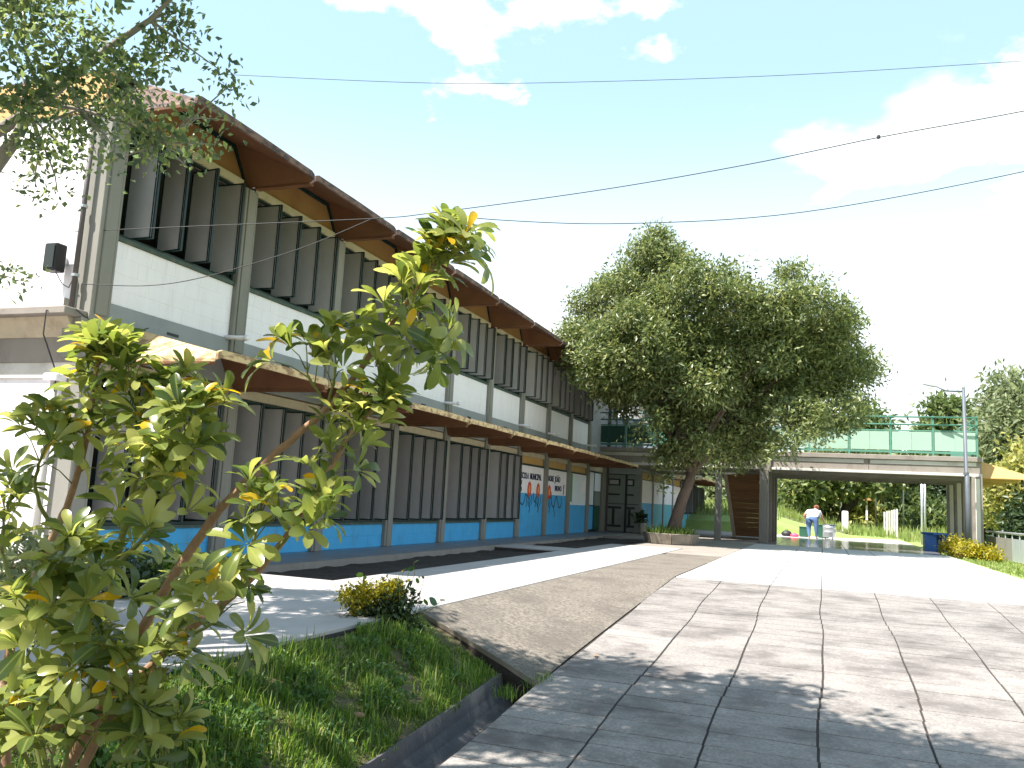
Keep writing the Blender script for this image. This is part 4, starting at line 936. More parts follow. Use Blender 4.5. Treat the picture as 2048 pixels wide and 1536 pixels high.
for si, (Q, start, dens) in enumerate(shoots):
    n = len(Q); ang = UR.random()*6
    dens = int(dens*1.7)
    for i in range(dens):
        t = start + (1-start)*((i+.3)/max(1, dens))**.8; t = min(.999, t); k = int(t*(n-1)); p = Q[k].lerp(Q[min(k+1, n-1)], t*(n-1)-k)
        tan = (Q[min(k+1, n-1)]-Q[max(k-1, 0)]).normalized(); ang += 2.4+UR.uniform(-.3, .3)
        x = tan.orthogonal().normalized(); x = Quaternion(tan, ang) @ x
        end = (t-start)/(1-start)
        d = (x*(1.15-.65*end) + tan*(.35+.75*end) + Vector((0, 0, .45))).normalized()
        pet = UR.uniform(.06, .17)*(1-.35*end)*(.72 if start == .64 else 1)
        allw.append((p, d, pet, UR.uniform(.082, .135)*(1-.1*end)))
pet = MB(); leaves = []
for p, d, L, sz in allw:
    e = p + d*L + Vector((0, 0, -.008)); mid = p+d*L*.5+Vector((0, 0, .008)); pet.tube([p, mid, e], [.0028, .002, .002], 5)
    ax = (d + Vector((0, 0, .35)) + Vector((UR.uniform(-.3, .3), UR.uniform(-.3, .3), 0))).normalized(); x = ax.orthogonal().normalized(); nl = UR.choice((7, 7, 8, 9)); a0 = UR.random()*6; tilt = UR.uniform(.15, 1.15)
    for j in range(nl):
        a = a0 + 6.2832*j/nl + UR.uniform(-.2, .2); o_ = Quaternion(ax, a) @ x; tl_ = tilt; tilt = tilt + UR.uniform(-.22, .22)
        yv = (o_*math.cos(tilt) + ax*math.sin(tilt)).normalized(); zv = (ax*math.cos(tilt) - o_*math.sin(tilt)); zv = (zv - yv*zv.dot(yv)).normalized(); xv = yv.cross(zv)
        s = sz*UR.uniform(.8, 1.12); st_ = e + yv*.012
        rx = Matrix((xv, yv, zv)).transposed()
        leaves.append((st_, rx, s, UR.randrange(6))); tilt = tl_
tag(pet.build('petioles', M['twiggreen'], um, True), kind='stuff')
vis = sorted(range(len(leaves)), key=lambda i: -leaves[i][2]/max(.3, proj(leaves[i][0])[2]) + (10 if not (0 < proj(leaves[i][0])[0] < 1000 and proj(leaves[i][0])[1] < 1536) else 0))
single = set(vis[:300]); VV = []; FF = []; off = 0
for i, (p, rx, s, v) in enumerate(leaves):
    if i in single:
        o = bpy.data.objects.new('leaf', LL[v]); COL.objects.link(o); o.parent = um
        o.location = p - WP[um.name]; o.rotation_mode = 'QUATERNION'; o.rotation_quaternion = rx.to_quaternion(); o.scale = (s, s, s)
    else:
        co, fa = LLV[v]; VV.append((co*s) @ np.array(rx.transposed()) + np.array(p)); FF.append(fa+off); off += len(co)
o = put('foliage', fast_mesh('foliage', np.concatenate(VV), np.concatenate(FF), LEAF['um2'], True), um); tag(o, kind='stuff')

# ---------------- small leaved tree overhanging from the left
ov_px = [(60, 40, 80), (165, 60, 75), (245, 130, 80), (325, 105, 60), (355, 45, 45), (110, 150, 90), (40, 205, 70), (180, 235, 95), (275, 215, 70), (325, 262, 52), (395, 235, 40), (455, 175, 30), (400, 295, 40), (300, 292, 48), (375, 335, 26), (60, 285, 55), (130, 300, 55), (70, 375, 30), (115, 385, 22), (228, 305, 36), (22, 555, 28), (445, 240, 32), (440, 140, 20), (355, 20, 30), (230, 320, 22), (180, 130, 60), (20, 90, 60)]
oc = []; OR = random.Random(3)
for px, py, r in ov_px: c = at(px, py, 5.0+OR.uniform(-.5, .5)); q = r*5/FPX; oc.append((c.x, c.y, c.z, q, q, q*.75))
hid = [(4.4, -3.4, 5.0, .8, .6, .4), (5.0, -2.9, 5.2, .6, .5, .4), (4.0, -2.7, 5.0, .5, .5, .4), (5.6, -3.7, 5.3, .55, .5, .35), (4.8, -4.2, 5.1, .8, .6, .5), (5.5, -4.5, 5.3, .6, .5, .4), (3.9, -4.2, 5.0, .7, .6, .4), (6.2, -3.9, 5.6, .4, .35, .3), (3.3, -3.2, 4.9, .6, .6, .4), (2.4, -3.7, 4.9, .8, .6, .5), (1.3, -4.2, 4.9, .9, .7, .5), (1.6, -3.0, 5.2, .5, .5, .4), (.6, -3.6, 5.0, .6, .6, .4), (6.9, -4.1, 5.8, .45, .4, .3), (5.2, -3.6, 5.1, .8, .6, .4), (6.0, -4.6, 5.4, .6, .5, .4), (.2, -2.8, 4.9, .6, .5, .4), (1.0, -2.4, 5.2, .5, .4, .3), (2.2, -2.7, 5.1, .5, .4, .3), (4.6, -4.9, 5.3, .8, .6, .4), (7.4, -4.6, 6.0, .5, .4, .3)]
beh_block = [(6.4, -7.4, 6.2, 1.3, 1.0, .8), (8.0, -6.9, 6.6, 1.2, .9, .7), (9.6, -7.2, 6.8, 1.3, 1.0, .8), (7.2, -9.2, 6.6, 1.5, 1.2, .9), (9.2, -9.4, 6.9, 1.5, 1.2, .9), (5.4, -9.4, 6.0, 1.4, 1.2, .8), (3.6, -9.0, 5.6, 1.3, 1.1, .8), (.8, -6.0, 5.2, 1.0, .9, .7), (11.0, -8.4, 6.6, 1.2, 1.1, .8), (4.4, -11, 5.8, 1.5, 1.2, .9), (8.2, -11.4, 6.4, 1.6, 1.3, .9), (6.0, -8.2, 7.4, 1.3, 1.2, .7)]  # unseen leaf clumps behind the camera, added to cut skylight on the foreground
ot = empty('overhanging_tree', (2.2, -5.4, -.2), 'small leaved tree whose branches hang in at the upper left', 'tree')
mb = MB(); tpt = [(2.2, -5.4, -.4), (2.25, -5.3, 1.0), (2.4, -5.1, 2.0), (2.5, -4.9, 2.6)]; mb.tube(tpt, [.16, .13, .11, .10], 10)
hub = Vector((2.5, -4.9, 2.6))
b1 = [hub] + [at(px, py, 5.0) for px, py in ((-160, 360), (60, 222), (150, 150), (225, 90), (300, 40), (345, -5), (380, -60))]; mb.tube(b1, [.07, .05, .033, .027, .022, .016, .011, .006], 7)
b2 = [hub] + [at(px, py, 4.9) for px, py in ((-120, 200), (20, 195), (160, 218), (250, 245), (330, 285), (420, 288))]; mb.tube(b2, [.05, .03, .014, .010, .008, .006, .003], 6)
b3 = [at(60, 222, 5.0), at(30, 280, 4.95), at(-20, 340, 4.9)]; mb.tube(b3, [.025, .035, .05], 7)
for c in oc[:20]+oc[21:]: limb(mb, min([at(px, py, 5.0) for px, py in ((60, 222), (150, 150), (225, 90), (300, 40), (160, 218), (250, 245), (330, 285), (20, 195))], key=lambda q: (q-Vector(c[:3])).length), c[:3], .009, .003, .15, 6, 5, OR)
limb(mb, at(-200, 500, 5.2), oc[20][:3], .015, .004, .1, 6, 5, OR)
for c in hid: limb(mb, hub, c[:3], .06, .015, .08, 7, 6, OR, .08)
mb.build('trunk', M['barkpale'], ot, True)
put('crown', leaf_cloud('crown', oc, 640, 7, .046, LEAF['small'], .06, .1, .55, .1, 8, .3), ot)
put('upper_crown', leaf_cloud('upper_crown', hid, 4800, 9, .10, LEAF['small'], .09, .1, .55, .2, 9, .3), ot)
put('sky_blocker', leaf_cloud('sky_blocker', beh_block, 9000, 9, .17, LEAF['small'], .16, .1, .55, .25, 19, .3), ot)  # added crown out of view, blocks skylight
mb = MB()
for c in beh_block: limb(mb, Vector((2.5, -5.0, 2.8)), c[:3], .08, .02, .08, 8, 6, OR, .10)
mb.build('sky_blocker_limbs', M['bark'], ot, True)  # limbs of the added unseen crown

# ---------------- clipped bush with a creeper at the path's corner
bb = on_z(742, 1262, -.12); bu = empty('clipped_bush', bb, 'small clipped yellow green bush at the corner of the grass', 'bush')
def bclump(px, py, r, d=0.): c = at(px, py, proj(bb)[2]+d); q = r*proj(c)[2]/FPX; return (c.x, c.y, c.z, q, q, q*.7)
put('foliage', leaf_cloud('foliage', [bclump(708, 1192, 26), bclump(740, 1190, 24), bclump(780, 1182, 26, .1), bclump(722, 1215, 16)], 260, 9, .034, LEAF['yellow'], .03, .0, .5, .6, 4), bu)
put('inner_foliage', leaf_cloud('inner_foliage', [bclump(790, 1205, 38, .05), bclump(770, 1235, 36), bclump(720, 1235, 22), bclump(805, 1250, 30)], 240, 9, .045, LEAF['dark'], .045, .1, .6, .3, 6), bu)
mb = MB()
for px, py in ((700, 1200), (730, 1205), (752, 1200), (778, 1195), (795, 1210)):
    limb(mb, at(px*.35+742*.65, 1268, proj(bb)[2]), at(px, py, proj(bb)[2]), .012, .005, .1, 5, 5)
mb.build('stem', M['barkdark'], bu)
cr = empty('creeper', on_z(850, 1240, -.1), 'round leaved creeper trailing over the clipped bush', 'plant')
def roundleaf():
    mb = MB(); n = 12; mb.v.append((0, .5, .06))
    for i in range(n): a = 6.2832*i/n - math.pi/2; r = .5*(1-.18*(i == 0)); mb.v.append((r*math.cos(a)*1.05, .5+r*math.sin(a), 0.03*math.sin(3*a)))
    for i in range(n): mb.f.append((0, 1+i, 1+(i+1) % n)); mb.mi.append(0)
    return mb.mesh('leaf', LEAF['crl'], True)
LEAF['crl'] = objleafmat('creeper_leaf', [(0, (.035, .085, .022)), (.6, (.06, .13, .03)), (1, (.11, .18, .04))], .35, .4)
rl = roundleaf(); d0 = proj(bb)[2]; vine = []
for px, py, s in ((827, 1125, .045), (818, 1143, .06), (808, 1140, .05), (800, 1172, .085), (838, 1167, .05), (848, 1158, .03), (825, 1180, .04), (716, 1155, .055), (728, 1160, .04), (873, 1212, .09), (885, 1202, .045), (852, 1210, .06), (842, 1217, .06), (790, 1215, .08), (812, 1232, .07), (796, 1245, .06), (760, 1160, .04), (775, 1240, .07), (830, 1250, .06), (735, 1240, .05)):
    p = at(px, py, d0+rnd.uniform(-.12, .1)); o = put('leaf', rl, cr, p, (rnd.uniform(.2, 1.2), rnd.uniform(-.4, .4), rnd.uniform(0, 6))); o.scale = (s, s, s); vine.append(p)
mb = MB(); root = at(800, 1262, d0)
for p in vine: limb(mb, root + Vector((rnd.uniform(-.1, .1), 0, 0)), p, .003, .002, .12, 6, 4)
mb.build('vines', M['twiggreen'], cr)

# ---------------- shrubs at the left, beyond the umbrella tree
for px, py, hgt, rad, lf, lab in ((70, 1235, .55, .42, 'farlight', 'pale leafy shrub half hidden behind the umbrella tree'), (235, 1190, .28, .30, 'dark', 'low dark shrub at the path edge behind the umbrella tree'), (345, 1172, .22, .22, 'grass', 'small green weed clump on the path edge by the blue wall')):
    b = on_z(px, py, 0.); t = empty('leafy_shrub', b, lab, 'shrub', 'shrubs along the left of the path')
    put('foliage', leaf_cloud('foliage', [(b.x, b.y, hgt*.55, rad, rad, hgt*.5), (b.x+rad*.4, b.y+.1, hgt*.4, rad*.6, rad*.6, hgt*.4)], 130, 9, .09, LEAF[lf], .08, .0, .45, .3, int(px)), t)
    mb = MB(); [limb(mb, b+Vector((rnd.uniform(-.1, .1), rnd.uniform(-.1, .1), -.05)), b+Vector((rnd.uniform(-.3, .3), rnd.uniform(-.2, .2), hgt*.8)), .012, .004, .1, 5, 5) for _ in range(7)]; mb.build('stem', M['twig'], t)

# ---------------- yellow shrubs by the right pillar
for i, (x, y, r, hh, lab) in enumerate(((11.42, 21.6, .40, .56, 'yellow shrub left of the lamp post'), (11.62, 20.4, .38, .44, 'yellow shrub in front of the right pillar'), (11.98, 20.2, .34, .40, 'smallest yellow shrub in the grass strip, nearest the metal parapet'))):
    b = Vector((x, y, h(x, y))); t = empty('golden_shrub', b, lab, 'shrub', 'yellow shrubs by the right pillar')
    put('foliage', leaf_cloud('foliage', [(x, y, b.z+hh*.6, r, r, hh*.5), (x+r*.5, y-.3, b.z+hh*.45, r*.7, r*.7, hh*.4), (x-r*.4, y+.2, b.z+hh*.5, r*.6, r*.6, hh*.4)], 170, 9, .085, LEAF['yellow'], .075, .0, .5, .5, 40+i), t)
    mb = MB(); [limb(mb, b+Vector((rnd.uniform(-.15, .15), rnd.uniform(-.1, .1), -.05)), b+Vector((rnd.uniform(-.5, .5), rnd.uniform(-.3, .3), hh*.8)), .02, .006, .1, 5, 5) for _ in range(7)]; mb.build('stem', M['twig'], t)

# ---------------- background trees
def bg_tree(px, ybase, top, wpx, dep, leaf, lab, seed, n=1100, kind='background_tree', bark=None, gr='trees beyond the school', low=.25, size=None):
    rr = random.Random(seed); p0 = at(px, ybase, dep); b = Vector((p0.x, p0.y, h(p0.x, p0.y))); k = dep/FPX
    H = (at(px, top, dep).z - b.z); W = wpx*k*.5; cl_ = []
    for i in range(9):
        a = rr.random()*6.28; t = rr.random(); zz = b.z + H*(low + (1-low)*(.1+.75*t)); rad_ = W*(.65-.35*abs(t-.45))
        cl_.append((b.x+math.cos(a)*W*.62*(1-.55*t), b.y+math.sin(a)*W*.5, zz, rad_*.85, rad_*.85, min(rad_*.75, H*.22)))
    cl_.append((b.x, b.y, b.z+H*.86, W*.42, W*.42, H*.14)); cl_.append((b.x, b.y, b.z+H*(low+.3), W*.7, W*.7, H*.22))
    tree(kind, lab, b, cl_, LEAF[leaf], bark or M['bark'], n, 10, size or dep*.0085, max(.08, H*.022), (b.x+rr.uniform(-.3, .3), b.y, b.z+H*.38), seed, gr, spread=dep*.0075, limbs=8, shell=.55)
BT = [(2030, 1075, 735, 240, 44, 'farlight', 'tall pale green tree at the right edge behind the walkway'),
      (1890, 1060, 790, 120, 70, 'far', 'small distant tree left of the lamp post above the railing'),
      (2070, 1085, 880, 200, 36, 'gold', 'yellow green tree low at the right edge under the pale tree'),
      (1990, 1080, 965, 130, 40, 'dark', 'dark shaded bushy tree behind the metal parapet'),
      (2090, 1085, 990, 150, 33, 'dark', 'dark tree at the far right behind the parapet'),
      (1735, 1052, 812, 140, 58, 'far', 'green tree whose top shows above the railing right of the big tree'),
      (1760, 1052, 930, 150, 66, 'gold', 'yellow flowering tree seen under the walkway'),
      (1850, 1055, 935, 170, 62, 'far', 'green tree seen under the walkway right of the yellow one'),
      (1905, 1060, 945, 130, 55, 'dark', 'dark green tree seen under the walkway beside the pillars'),
      (1600, 1040, 930, 130, 60, 'dark', 'dark tree on the bank left of the black trunked tree'),
      (1800, 1050, 925, 130, 80, 'dark', 'dark distant tree between the yellow and the green tree under the walkway'),
      (1690, 1050, 960, 110, 75, 'farlight', 'pale distant tree behind the black trunk'),
      (1440, 1040, 900, 200, 75, 'far', 'green tree far behind the school wing'),
      (2150, 1085, 800, 220, 50, 'far', 'green tree just cut by the right edge of the view'),
      (1960, 1065, 880, 170, 66, 'far', 'green tree behind the dark bushy tree')]
for i, (px, yb, tp, wpx, dep, lf, lab) in enumerate(BT): bg_tree(px, yb, tp, wpx, dep, lf, lab, 100+i, 1500 if wpx > 180 else 950, low=.08 if tp > 900 else .22)
# black trunked tree behind the walkway
dp = 52.; k_ = dp/FPX; tb = at(1683, 1056, dp); tb.z = h(tb.x, tb.y)
tpp = [tb+Vector((0, 0, -.1))] + [at(px, py, dp) for px, py in ((1684, 1045), (1690, 1022), (1698, 1002), (1705, 990))]
cl_ = []
for px, py, r in ((1610, 968, 42), (1660, 960, 45), (1715, 958, 45), (1760, 955, 32), (1690, 930, 55), (1640, 935, 45), (1740, 930, 40), (1590, 985, 24), (1630, 985, 26)):
    c = at(px, py, dp+rnd.uniform(-1.5, 1.5)); cl_.append((c.x, c.y, c.z, r*k_, r*k_, r*k_*.65))
bt = tree('dark_trunk_tree', 'spreading tree with a black forked trunk behind the walkway', tb, cl_, LEAF['main'], M['barkdark'], 1500, 9, .42, .36, None, 61, None, trunk_pts=tpp, spread=.35, limbs=6)
mb = MB(); mb.tube([at(1694, 1015, dp), at(1712, 998, dp), at(1740, 985, dp), at(1755, 970, dp)], [.30, .26, .18, .1], 8); mb.build('limb', M['barkdark'], bt, True)
# low hedge-like shrubs on the field
for i, (px, py, tpy, w_, dep, lf, lab) in enumerate(((1640, 1040, 1000, 60, 60, 'farlight', 'pale shrub behind the black trunk'), (1590, 1024, 985, 60, 58, 'dark', 'dark shrub on top of the bank'), (1730, 1052, 1010, 90, 58, 'gold', 'yellow shrub behind the white post'), (1830, 1058, 1005, 80, 56, 'far', 'green shrub behind the steel poles'), (1880, 1060, 1015, 60, 52, 'far', 'green shrub left of the dark pillars'), (1420, 1045, 985, 60, 60, 'farlight', 'pale shrub beyond the end of the school wing'))):
    bg_tree(px, py, tpy, w_, dep, lf, lab, 300+i, 420, 'field_shrub', M['twig'], 'shrubs on the field', .05)

# ================================================================== SMALLER THINGS
# lamp post
lp = on_y(1937, 1095, 22.6); lb = Vector((lp.x, 22.6, -.02)); la = empty('street_lamp', lb, 'tall grey street lamp post with a single arm beside the right pillar', 'lamp')
top = on_y(1927, 778, 22.6)
mb = MB(); mb.tube([lb, lb.lerp(Vector((lb.x, lb.y, top.z)), .48), Vector((lb.x-.02, lb.y, lb.z+(top.z-lb.z)*.48+.01)), top], [.085, .075, .058, .05], 12); mb.build('post', M['poledark'], la, True)
q = lb.lerp(top, .48); mb = MB(); mb.tube([q, q+Vector((0, 0, .08))], .082, 12); mb.build('collar', M['poledark'], la)
a1 = on_y(1893, 782, 22.6); a2 = on_y(1870, 772, 22.6); a3 = on_y(1846, 767, 22.6)
mb = MB(); mb.tube([top+Vector((0, 0, -.08)), a1, a2], [.03, .025, .022], 8); mb.build('arm', M['poledark'], la, True)
mb = MB(); d = (a3-a2); mb.prism([a2+Vector((0, -.09, .03)), a3+Vector((0, -.06, .03)), a3+Vector((0, .06, .03)), a2+Vector((0, .09, .03))], (0, 0, -.07)); mb.build('lamp_head', M['steel'], la, bevel=.015)
mb = MB(); mb.lathe([(.03, 0), (.05, .03), (.05, .10), (.02, .13)], top, 10); mb.build('photocell', M['steel'], la, True)
# metal parapet at the right
pa = empty('metal_parapet', (12.9, 20, -.1), 'dull metal panel parapet with a tubular handrail at the right', 'fence')
for i in range(13):
    y = 12.2+1.0*i; z = h(12.8, y)
    mb = MB(); mb.box(12.86, 12.885, y, y+.985, z+.04, z+.68); mb.build('panel', M['tin'] if i < 9 else M['column'], pa)
    if i % 1 == 0: mb = MB(); mb.prism([(12.87, y-.02, z+.62), (12.87, y+.10, z+.62), (12.87, y+.045, z+.80), (12.87, y+.02, z+.80)], (.02, 0, 0)); mb.build('bracket', M['steel'], pa)
mb = MB(); mb.tube([(12.88, 12, h(12.8, 12)+.83), (12.88, 25.3, h(12.8, 25)+.83)], .035, 10); mb.build('handrail', M['steel'], pa, True)
mb = MB(); mb.box(12.82, 12.94, 12, 25.3, -.3, -.05); mb.build('plinth', M['concrete'], pa)
# blue table and green benches
def slab_table(name, label, c, sx, sy, ht, mt, cat='table'):
    c = Vector(c); t = empty(name, c, label, cat); n = 8
    tp = [(c.x+sx*math.cos(6.2832*(i+.5)/n)*1.05, c.y+sy*math.sin(6.2832*(i+.5)/n)*1.05, c.z+ht-.07) for i in range(n)]
    mb = MB(); mb.prism(tp, (0, 0, .07)); mb.build('table_top', mt, t, bevel=.01)
    for s in (-1, 1): mb = MB(); mb.box(c.x+s*sx*.5-.18, c.x+s*sx*.5+.18, c.y-sy*.6, c.y+sy*.6, c.z-.02, c.z+ht-.071); mb.build('support', mt, t, bevel=.01)
    mb = MB(); mb.box(c.x-sx*.5+.181, c.x+sx*.5-.181, c.y-.07, c.y+.07, c.z, c.z+ht-.075); mb.build('stretcher', mt, t)
    return t
slab_table('concrete_table', 'blue painted concrete table beside the dark pillars', (11.42, 25.4, -.0), .52, .55, .62, M['bluetable'])
b = on_y(1866, 1068, 33.); b.z = .0; be = empty('green_bench', (12.6, 35., 0), 'green painted bench behind the blue table', 'bench')
mb = MB(); mb.box(12.0, 13.6, 34.7, 35.1, .40, .46); mb.build('seat', M['greentable'], be, bevel=.01)
for x in (12.15, 13.3): mb = MB(); mb.box(x, x+.12, 34.75, 35.05, -.05, .399); mb.build('leg', M['greentable'], be)
mb = MB(); mb.lathe([(.20, .0), (.23, .02), (.26, .34), (.31, .37), (.31, .43), (.24, .43)], (13.35, 35.6, .30), 16); o = mb.build('green_pot', M['greentable'], None, True); tag(o, 'green round pot standing behind the green bench', 'pot')
mb = MB(); mb.box(13.1, 13.6, 35.4, 35.85, -.05, .30); o = mb.build('pot_plinth', M['concrete'], None, bevel=.01); tag(o, 'low concrete block under the green pot', 'block')
# wheeled drum
dc = Vector((7.98, 32.3, 0)); dr = empty('wheeled_drum', dc, 'silver metal drum on castors beside the bending person', 'bin')
mb = MB(); mb.lathe([(.255, .09), (.26, .10), (.26, .30), (.268, .31), (.26, .32), (.26, .50), (.268, .51), (.26, .52), (.262, .60)], dc, 24); mb.build('drum', M['steel'], dr, True)
mb = MB(); mb.lathe([(.27, .601), (.275, .61), (.275, .635), (.2, .645)], dc, 24); mb.build('rim', M['poledark'], dr, True)
for s in (-1, 1):
    for s2 in (-1, 1): mb = MB(); mb.tube([dc+Vector((s*.15-.02, s2*.15, .045)), dc+Vector((s*.15+.02, s2*.15, .045))], .045, 10); mb.build('castor', M['black'], dr)
# green boxes, bags
for x, y, sx, sy, sz, lab in ((6.95, 34.0, .45, .4, .42, 'dark green crate behind the bending person, left one'), (7.75, 34.2, .45, .4, .55, 'taller dark green crate between the person and the drum')):
    z = h(x, y) if y > 36 else 0; t = empty('crate', (x, y, 0), lab, 'crate', 'green crates behind the person')
    mb = MB(); mb.box(x-sx/2, x+sx/2, y-sy/2, y+sy/2, .0, sz); mb.build('body', M['greentable'], t, bevel=.02)
    mb = MB(); mb.box(x-sx/2-.02, x+sx/2+.02, y-sy/2-.02, y+sy/2+.02, sz+.001, sz+.04); mb.build('lid', M['greentable'], t, bevel=.008)
def bag(name, label, c, rx, ry, rz, mt):
    c = Vector(c); t = empty(name, c, label, 'bag'); mb = MB(); n = 14; R = random.Random(int(c.x*100))
    prof = [(.55, 0), (.95, .12), (1.0, .4), (.85, .7), (.5, .92), (.18, 1.0)]
    mb.lathe([(p[0], p[1]) for p in prof], (0, 0, 0), n); mb.v = [(c.x+v[0]*rx*(1+R.uniform(-.1, .1)), c.y+v[1]*ry*(1+R.uniform(-.1, .1)), c.z+v[2]*rz) for v in mb.v]; mb.build('sack', mt, t, True)
    hb = MB(); hb.tube([c+Vector((-rx*.2, 0, rz*.95)), c+Vector((-rx*.15, 0, rz*1.2)), c+Vector((rx*.15, 0, rz*1.2)), c+Vector((rx*.2, 0, rz*.95))], .012, 6); hb.build('handle', mt, t)
bag('pink_bag', 'bright pink bag on the ground left of the bending person', (6.55, 33.0, 0), .19, .12, .16, M['pink'])
bag('black_bag', 'black bag beside the pink bag at the pillar', (6.2, 33.4, 0), .25, .18, .26, M['black'])
# posts and poles behind the walkway
def post(name, label, px, py, tpy, dep, r, mt, cat='post', group=None, sq=True):
    p = at(px, py, dep); b = Vector((p.x, p.y, h(p.x, p.y)-.05)); tz = at(px, tpy, dep).z; t = empty(name, b, label, cat, group); mb = MB()
    if sq: mb.box(b.x-r, b.x+r, b.y-r, b.y+r, b.z, tz-.05); mb.hexa([(b.x-r, b.y-r, tz-.05), (b.x+r, b.y-r, tz-.05), (b.x+r, b.y+r, tz-.05), (b.x-r, b.y+r, tz-.05), (b.x-r*.7, b.y-r*.7, tz), (b.x+r*.7, b.y-r*.7, tz), (b.x+r*.7, b.y+r*.7, tz), (b.x-r*.7, b.y+r*.7, tz)])
    else: mb.tube([b, Vector((b.x, b.y, tz))], r, 10)
    mb.build('shaft', mt, t, not sq)
    q = MB(); q.box(b.x-r*1.8, b.x+r*1.8, b.y-r*1.8, b.y+r*1.8, b.z-.1, b.z+.06); q.build('footing', M['concrete'], t); return t
post('white_post', 'white painted square post standing in the grass behind the walkway', 1690, 1062, 1022, 46, .16, M['white'])
ords = ['leftmost', 'second', 'third', 'fourth', 'fifth', 'rightmost and tallest']
for i in range(6): post('fence_post', '%s of the six grey concrete fence posts in the field' % ords[i], 1769+5.0*i, 1062+.8*i, 1024-1.2*i, 47-i*.8, .045, M['concrete_pale'], 'post', 'concrete fence posts in the field')
post('steel_pole', 'tall steel pole standing at the edge of the forecourt', 1845, 1086, 945, 37, .055, M['steel'], 'pole', 'steel poles behind the walkway', False)
post('steel_pole', 'tall steel pole just right of the one on the forecourt edge', 1851, 1072, 945, 42, .055, M['steel'], 'pole', 'steel poles behind the walkway', False)
post('steel_pole', 'thin steel pole in the field left of the pole pair', 1807, 1058, 945, 52, .055, M['steel'], 'pole', 'steel poles behind the walkway', False)
post('steel_pole', 'thin steel pole in front of the yellow flowering tree', 1752, 1056, 950, 54, .05, M['steel'], 'pole', 'steel poles behind the walkway', False)
# small ochre canopy hut beyond
hc = at(1708, 1055, 56); hc.z = h(hc.x, hc.y); hu = empty('canopy_hut', hc, 'small ochre roofed shelter beyond the black trunked tree', 'shelter')
zt = at(1708, 978, 56).z; mb = MB(); W = 1.1
mb.prism([(hc.x-W, hc.y, zt-.7), (hc.x+W*1.1, hc.y, zt-.7), (hc.x+W*.1, hc.y, zt), (hc.x-W*.5, hc.y, zt)], (0, 2, 0)); mb.build('roof', M['ochre'], hu)
for s in (-.8, .8): mb = MB(); mb.box(hc.x+s-.06, hc.x+s+.06, hc.y+.3, hc.y+.42, hc.z-.1, zt-.701); mb.build('leg', M['white'], hu)
# kerb on the bank
mb = MB(); ks = [Vector((x, 40.6, h(x, 40.6)+.10)) for x in (5.2, 6.0, 6.8, 7.6, 8.4, 9.2)]
for a, b in zip(ks[:-1], ks[1:]): mb.hexa([a+Vector((0, 0, -.5)), b+Vector((0, 0, -.5)), b+Vector((0, .25, -.5)), a+Vector((0, .25, -.5)), a, b, b+Vector((0, .25, 0)), a+Vector((0, .25, 0))])
o = mb.build('bank_wall', M['concrete']); tag(o, 'low sloping concrete wall on the grass bank behind the person', 'wall')
# loudspeaker on the gable
ls = Vector((-.40, gz-.15, 3.25)); sp2 = empty('loudspeaker', ls, 'black loudspeaker box fixed high on the white gable wall', 'loudspeaker')
mb = MB(); mb.box(ls.x-.09, ls.x+.09, ls.y-.08, ls.y+.07, ls.z, ls.z+.32); mb.build('cabinet', M['black'], sp2, bevel=.012)
mb = MB(); mb.box(ls.x-.07, ls.x+.07, ls.y-.09, ls.y-.0805, ls.z+.03, ls.z+.29); mb.build('grille', M['doordark'], sp2)
mb = MB(); mb.box(ls.x-.02, ls.x+.02, ls.y+.071, ls.y+.15, ls.z+.1, ls.z+.2); mb.build('bracket', M['steel'], sp2)
mb = MB(); mb.tube([ls+Vector((.03, 0, 0)), ls+Vector((.06, .08, -.12)), ls+Vector((.14, .10, -.16)), ls+Vector((.22, .06, -.1))], .006, 5); mb.build('lead', M['cable'], sp2)
# overhead wires
def smooth_pts(P, n=8):
    Q = []
    for a in range(len(P)-1):
        for s in range(n):
            t = s/n; p0, p1, p2, p3 = P[max(a-1, 0)], P[a], P[a+1], P[min(a+2, len(P)-1)]
            Q.append(.5*((2*p1)+(-p0+p2)*t+(2*p0-5*p1+4*p2-p3)*t*t+(-p0+3*p1-3*p2+p3)*t**3))
    return Q+[P[-1]]
def wire(label, pts, r):
    mb = MB(); mb.tube(smooth_pts(pts), r, 6); o = mb.build('overhead_wire', M['cable'], None, True); tag(o, label, 'wire', 'overhead wires'); return o
A_ = on_y(150, 463, gz-.02)
wire('overhead wire running from the gable up to the right, the middle one', [A_, at(400, 452, 9.3), at(745, 437, 9.0), at(870, 425, 8.9), at(1200, 380, 8.7), at(1500, 328, 8.5), at(1757, 275, 8.4), at(2048, 222, 8.3), at(2500, 130, 8.1)], .0048)
wire('overhead wire sagging in front of the white panels to the lowest right line', [on_y(168, 568, gz-.1), at(300, 571, 9.4), at(420, 551, 9.2), at(600, 497, 9.1), at(745, 437, 9.0)], .0048)
wire('lowest overhead wire crossing the sky above the big tree', [at(870, 425, 8.9), at(1000, 440, 8.9), at(1250, 447, 8.8), at(1600, 425, 8.7), at(2048, 343, 8.5), at(2500, 232, 8.3)], .0045)
wire('topmost thin overhead wire across the upper sky', [at(430, 148, 16), at(860, 166, 16), at(1200, 163, 16), at(1600, 149, 16), at(2048, 122, 16), at(2500, 96, 16)], .0050)
mb = MB(); c = at(1757, 274, 8.4); mb.lathe([(.008, -.02), (.018, -.012), (.018, .012), (.008, .02)], c, 8); o = mb.build('wire_clamp', M['cable']); tag(o, 'small dark clamp on the middle overhead wire', 'clamp')
mb = MB(); mb.tube(smooth_pts([Vector((.05, gz-.2, 2.80)), Vector((.10, .1, 2.62)), Vector((.12, .35, 2.66)), Vector((.1, .7, 2.80))]), .007, 6); mb.build('cable', M['cable'], bld)
